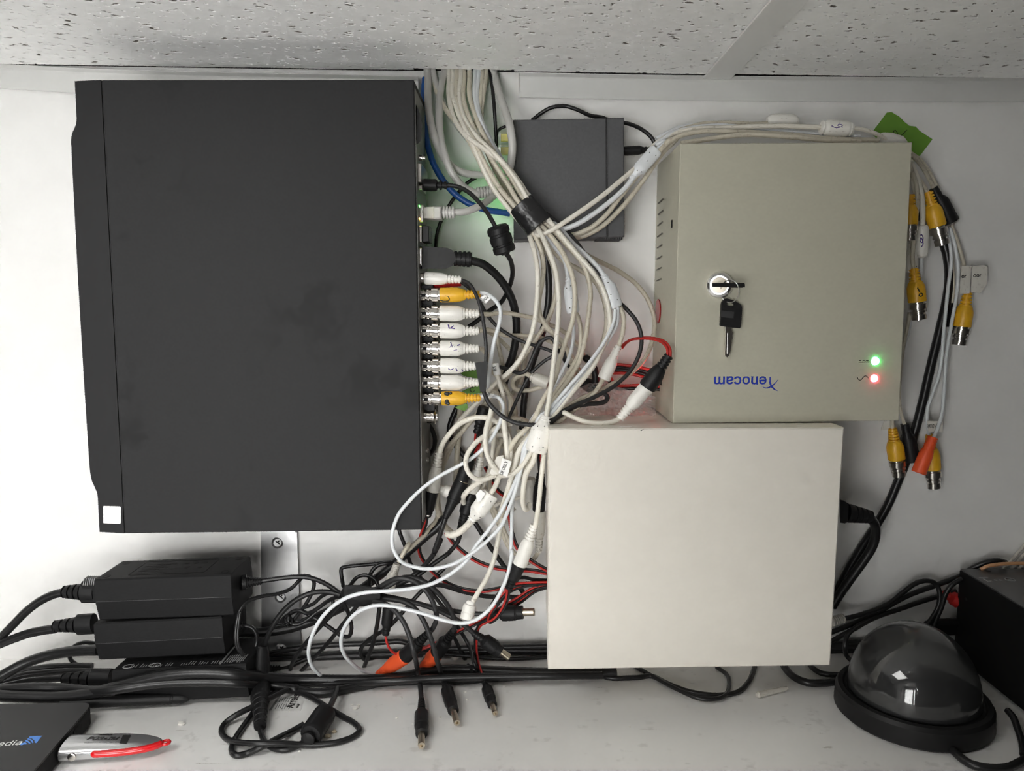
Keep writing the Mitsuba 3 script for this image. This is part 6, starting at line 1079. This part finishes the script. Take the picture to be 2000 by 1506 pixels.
part(jt, 'ferrite_core', lathe(A_, B_, [(0, 3), (.02, 5.2), (.06, 5.2), (.08, 3.4), (.14, 3.4), (.16, 7.6), (.2, 8.6), (.25, 8.9), (.5, 8.9), (.85, 8.8), (.93, 8), (.97, 4), (1, 3)], 28), 'plastic_black')
cable(jt, q('DD', (760, 1185, 10j), (790, 1140, 10j), (815, 1085, 9j), (830, 1040, 8j)), 2.4, 'cable_black')
cable(jt, q('DD', (620, 1265, 4j), (540, 1310, 2.5j), (450, 1355, 7j), (360, 1405, 7j), (270, 1445, 2.5j), (200, 1460, 2.5j), (168, 1430, 2.5j), (180, 1375, 2.5j), (225, 1300, 2.5j), (290, 1210, 2.5j), (330, 1150, 2.5j), (400, 1090, 2.5j), (500, 1040, 2.5j)), 2.3, 'cable_black')
cable(jt, q('DD', (520, 1045, 8j), (420, 1095, 8j), (310, 1150, 9j), (200, 1205, 7j), (130, 1255, 3j), (104, 1305, 3j), (130, 1350, 3j), (210, 1378, 7j), (330, 1385, 10j), (480, 1385, 8j), (600, 1392, 4j), (720, 1392, 2.5j), (840, 1375, 2.5j), (930, 1342, 2.5j), (968, 1305, 2.5j), (940, 1262, 2.5j), (860, 1215, 2.5j), (760, 1155, 5j), (680, 1105, 4j), (610, 1070, 3j)), 2.3, 'cable_black')

# ------------------------------------------------------------------ router with usb stick at the lower left
rt = thing('router', 'black router box with a blue wave logo at the lower left corner', 'router')
h_t = 17
tc = S(183, 1371.5, h_t); tl_ = S(0, 1377, h_t); fr_ = S(66, 1506, h_t)
e1 = (tl_ - tc) / np.linalg.norm(tl_ - tc); e2 = (fr_ - tc) / np.linalg.norm(fr_ - tc)
e1[2] = 0; e2[2] = 0
crn = [tc + e1 * .009, tc + e1 * .005 + e2 * .0006, tc + e1 * .002 + e2 * .0026, tc + e1 * .0005 + e2 * .006, tc + e2 * .010]
foot = crn + [tc + e2 * .14, tc + e2 * .14 + e1 * .16, tc + e1 * .16]
part(rt, 'case', hull([p + [0, 0, -z] for p in foot for z in (.0018, .0145)]), 'brick_plastic', smooth=20)
cen = np.mean(foot, axis=0); part(rt, 'top', hull([p + (cen - p) * .008 * [1, 1, 0] + [0, 0, -z] for p in foot for z in (0, .0022)]), 'plastic_matte', smooth=20)
part(rt, 'groove', hull([p + [0, 0, -z] for p in [q_ + (cen - q_) * .004 * np.array([1, 1, 0]) for q_ in foot] for z in (.0018, .0030)]), 'dark_hole', smooth=False)
for e in (.02, .10): part(rt, 'foot', box(tc[0] + e1[0] * .02 + e2[0] * e - .006, tc[0] + e1[0] * .02 + e2[0] * e + .006, tc[1] + e2[1] * e - .006, tc[1] + e2[1] * e + .006, shelf_z(tc[0]) - .0005, tc[2] - .0143), 'plastic_black', smooth=False)
sd = np.cross(e2, [0, 0, 1]); sd = sd if sd @ e1 < 0 else -sd
pg = tc + e2 * .022
part(rt, 'port', hull([pg + e2 * a + np.array([0, 0, -z]) + sd * s for a, z in ((0, .006), (.004, .004), (.013, .004), (.013, .013), (.003, .013)) for s in (-.001, .0004)]), 'dark_hole', smooth=False)
def rt_top(u, v):
    r = ray(u, v); return CAM + r * ((tc[2] + .00015 - CAM[2]) / r[2])
o_, e_ = rt_top(*q('R', (-180, 705))[0]), rt_top(*q('R', (222, 675))[0])
text(rt, 'media', o_, e_ - o_, [0, 0, 1], .0062, 'ink_white', .0001, False, fit=float(np.linalg.norm(e_ - o_)))
o_ = S(*q('R', (28, 690))[0], h_t + .15)
def wave(c0, r0, r1, a0, a1):
    return [np.array([r1 * math.cos(t), r1 * math.sin(t)]) for t in np.linspace(a0, a1, 12)] + [np.array([r0 * math.cos(t), r0 * math.sin(t)]) for t in np.linspace(a1, a0, 12)]
lg = []
R_ = lambda *p: [rt_top(*q('R', x)[0]) for x in p]
for s in ([(485, 572), (345, 578), (330, 592), (365, 602), (395, 625), (400, 655), (420, 655)], [(325, 600), (352, 608), (378, 630), (385, 652), (370, 657), (362, 640), (340, 622), (310, 612)], [(300, 622), (325, 630), (345, 648), (350, 660), (332, 665), (322, 650), (302, 640), (285, 634)], [(232, 672), (240, 660), (262, 655), (285, 645), (302, 655), (308, 668), (290, 672), (270, 672), (248, 682), (236, 682)]):
    pp = np.array(R_(*s)); lg.append(trimesh.creation.extrude_polygon(Polygon(pp[:, :2]), .0001, engine='earcut').apply_translation([0, 0, pp[0, 2]]))
part(rt, 'logo', cat_(lg), 'ink_sky', smooth=False, label='blue arrow shaped wave logo')
an = part(rt, 'antenna', lathe(S(120, 1374, 10), S(369, 1363, 7), [(0, 4.6), (.02, 4.8), (.86, 4.6), (.865, 4.2), (.875, 4.2), (.88, 4.5), (.89, 4.2), (.9, 4.4), (.96, 4.2), (1, 2.4)], 20), 'plastic_black', smooth=30, label='black stick antenna lying along the shelf')
st = thing('usb_stick', 'silver pointed usb stick with a red translucent edge, plugged into the router', 'usb stick')
a0, a1 = S(*q('R', (760, 710))[0], 8.5), S(*q('R', (1850, 652))[0], 8.5)
ax = a1 - a0; Ls = np.linalg.norm(ax); ax /= Ls; sy = np.cross([0, 0, 1.0], ax); sy /= np.linalg.norm(sy)
def sect(t):                                                          # half width and height along the stick
    w_ = .0122 * (1 - .05 * t) if t < .45 else .0122 * .977 * math.sqrt(max(1 - ((t - .45) / .56) ** 2.1, 0.004)); return w_, .0062 * (1 - .62 * t ** 2)
pts_ = []; n_s = 28; ts = np.linspace(0, 1, 40)
for t in ts:
    w_, h_ = sect(t); c_ = a0 + ax * Ls * t
    for k in range(n_s):
        an_ = 2 * math.pi * k / n_s; ca, sa = math.cos(an_), math.sin(an_)
        pts_.append(c_ + sy * w_ * np.sign(ca) * abs(ca) ** .7 + np.array([0, 0, 1]) * h_ * np.sign(sa) * abs(sa) ** .8 + ax * (-.008 * (ca - 0) if False else 0))
ii, jj = np.meshgrid(np.arange(39), np.arange(n_s), indexing='ij')
ff = np.stack([ii * n_s + jj, (ii + 1) * n_s + jj, (ii + 1) * n_s + (jj + 1) % n_s, ii * n_s + (jj + 1) % n_s], -1).reshape(-1, 4)
mm = trimesh.Trimesh(np.array(pts_), np.vstack([ff[:, [0, 1, 2]], ff[:, [0, 2, 3]]]), process=False)
part(st, 'shell', cat_([mm, hull([p for p in pts_[:n_s]] + [a0 - ax * .001])]), 'silver_paint', smooth=40)
part(st, 'plug', cbox(.016, .012, .0045, .0003, basis(a0 - ax * .006, ax, [0, 0, 1])), 'nickel', smooth=False)
ed = []
for t in np.linspace(.34, 1.03, 30):
    w_, h_ = sect(min(t, 1)); ed.append(a0 + ax * Ls * t - sy * (w_ * .985) + np.array([0, 0, h_ * .15]))
part(st, 'red_edge', tube(np.array(ed), np.r_[.0012, np.full(28, .0025), .0018], 14), 'red_clear', smooth=True, label='red translucent strip')
lpn = a1 + ax * .0035
part(st, 'lanyard_loop', tube(np.array([lpn + ax * .0028 * math.cos(t) + sy * .0028 * math.sin(t) for t in np.linspace(0, 2 * math.pi, 20)]), .0011, 8), 'red_clear', smooth=True)
part(st, 'button', lathe(a0 + ax * .010 - sy * .0122, a0 + ax * .010 - sy * .0136, [(0, 3), (.7, 3), (1, 2.2)], 20), 'nickel')
def st_top(u, v):
    r = ray(u, v); z = a0[2] + .0064; return CAM + r * ((z - CAM[2]) / r[2])
o_, e_ = st_top(*q('R', (985, 618))[0]), st_top(*q('R', (1362, 612))[0])
def drape(k):                                                          # lays print on the curved shell
    pass
def print_on(parent, s, o, e, h, m, bold, fit, slant):
    tm = meshkit.text_mesh(s, h, .0001, bold); tm.apply_scale([fit / (tm.bounds[1][0] - tm.bounds[0][0]), 1, 1]); tm.vertices[:, 0] += slant * tm.vertices[:, 1]
    tm = tm.subdivide_to_size(.0012); tm.apply_transform(basis(o, e - o, [0, 0, 1]))
    lay(tm); return part(parent, 'lettering', tm, m, smooth=False)
def lay(tm):
    v = tm.vertices.copy(); base = v[:, 2].min()
    for i in range(len(v)):
        rel = v[i] - a0; t = float(np.clip((rel @ ax) / Ls, 0, 1)); w_, h_ = sect(t); yy = min(abs(rel @ sy) / w_, .995)
        z = h_ * max(1 - yy ** (2 / .7), 0) ** (.8 / 2); v[i, 2] = a0[2] + (ax[2] * Ls * t) + z + .00025 + (v[i, 2] - base) * .5
    tm.vertices = v
print_on(st, 'POS•IM', o_, e_, .0042, 'ink_black', True, .90 * float(np.linalg.norm(e_ - o_)), .25)
o2_, e2_ = st_top(*q('R', (965, 652))[0]), st_top(*q('R', (1330, 642))[0])
print_on(st, 'Business In The Black', o2_, e2_, .0011, 'ink_grey', False, float(np.linalg.norm(e2_ - o2_)), .2)
bk = np.array([st_top(*q('R', x)[0]) for x in ((1372, 640), (1412, 550), (1505, 545), (1452, 642))]); bm = trimesh.creation.extrude_polygon(Polygon(bk[:, :2]), .0001, engine='earcut').subdivide_to_size(.0012).apply_translation([0, 0, bk[0, 2]]); lay(bm)
part(st, 'print_block', bm, 'ink_black', smooth=False)
bk = np.array([st_top(*q('R', x)[0]) for x in ((1115, 556), (1180, 542), (1300, 538), (1280, 556))]); bm = trimesh.creation.extrude_polygon(Polygon(bk[:, :2]), .0001, engine='earcut').subdivide_to_size(.0012).apply_translation([0, 0, bk[0, 2]]); lay(bm)
part(st, 'print_block', bm, 'ink_black', smooth=False)

# ------------------------------------------------------------------ printed sticker and crumbs on the shelf
sk = thing('shelf_sticker', 'printed white sticker on the shelf under the black cable loops', 'sticker')
cs = [S(*x, .15) for x in q('DD', (400, 1180), (470, 1060), (640, 1060), (600, 1180))]
part(sk, 'sheet', plate(cs, [0, 0, 1], .00015), 'sticker_white', smooth=False)
def sk_pt(*p): return S(*q('DD', p)[0], .45)
text(sk, 'Arreis', sk_pt(550, 1163), sk_pt(597, 1078) - sk_pt(550, 1163), [0, 0, 1], .0062, 'ink_black', .0001, True, fit=float(np.linalg.norm(sk_pt(597, 1078) - sk_pt(550, 1163))))
text(sk, 'NAP', sk_pt(585, 1160), sk_pt(608, 1110) - sk_pt(585, 1160), [0, 0, 1], .0022, 'ink_black', .0001, False)
ln = []
for i in range(7):
    x0 = 440 + i * 14
    for a, b in ((0, .42), (.48, .9)):
        p0, p1 = sk_pt(x0, 1170), sk_pt(x0 + 45, 1085); ln.append(tube(np.linspace(p0 + (p1 - p0) * (a + .03 * (i % 3)), p0 + (p1 - p0) * (b - .06 * (i % 2)), 3), .00035, 5))
p0, p1 = sk_pt(408, 1178), sk_pt(470, 1085); ln.append(tube(np.linspace(p0, p1, 3), .0011, 6))
lm = cat_(ln); lm.vertices[:, 2] = (lm.vertices[:, 2] - lm.vertices[:, 2].mean()) * .1 + sk_pt(500, 1130)[2]; part(sk, 'small_print', lm, 'ink_grey', smooth=False)
cr_spots = [(353, 1416, 2.6), (695, 1385, 2.2), (700, 1379, 1.5), (688, 1378, 1.2), (908, 1353, 1.4), (912, 1367, 1.0), (783, 1363, 1.1), (868, 1372, 1.0), (775, 1403, 1.1), (985, 1342, 1.2), (860, 1402, 1.0), (640, 1440, 2.4), (652, 1431, 2.0), (585, 1468, 1.0), (575, 1462, .9), (878, 1280, 4.4), (889, 1287, 3.4), (806, 1415, .9), (1230, 1420, .8), (565, 1390, 1.0), (540, 1450, .8), (1000, 1300, .9)]
for i, (u, v, r_) in enumerate(cr_spots):
    m = trimesh.creation.icosphere(1, r_ / 1000); m.vertices *= (1 + .5 * (rng.random((len(m.vertices), 1)) - .5)) * np.array([1.1, .9, .6]); p = S(u, v, 0); p[2] = shelf_z(p[0]) + r_ * .42e-3; m.apply_translation(p)
    single('plaster_crumb', m, 'crumb_white' if i not in (11, 12) else 'dust_brown', 'white plaster crumb lying on the shelf' if i not in (11, 12) else 'brownish crumb on the shelf beside the ferrite lump', 'crumb', 'plaster crumbs on the shelf' if i not in (11, 12) else 'brownish crumbs beside the ferrite', smooth=False)
sc_ = thing('wall_plug', 'pale plastic wall plug lying on the shelf between the cream box and the dome', 'wall plug')
part(sc_, 'body', lathe(S(1478, 1358, 3), S(1537, 1344, 3), [(0, 1.6), (.05, 2.6), (.3, 2.6), (.32, 2.1), (.45, 2.5), (.47, 2.0), (.6, 2.4), (.62, 1.9), (.8, 2.2), (1, 1.5)], 14), 'plug_grey')
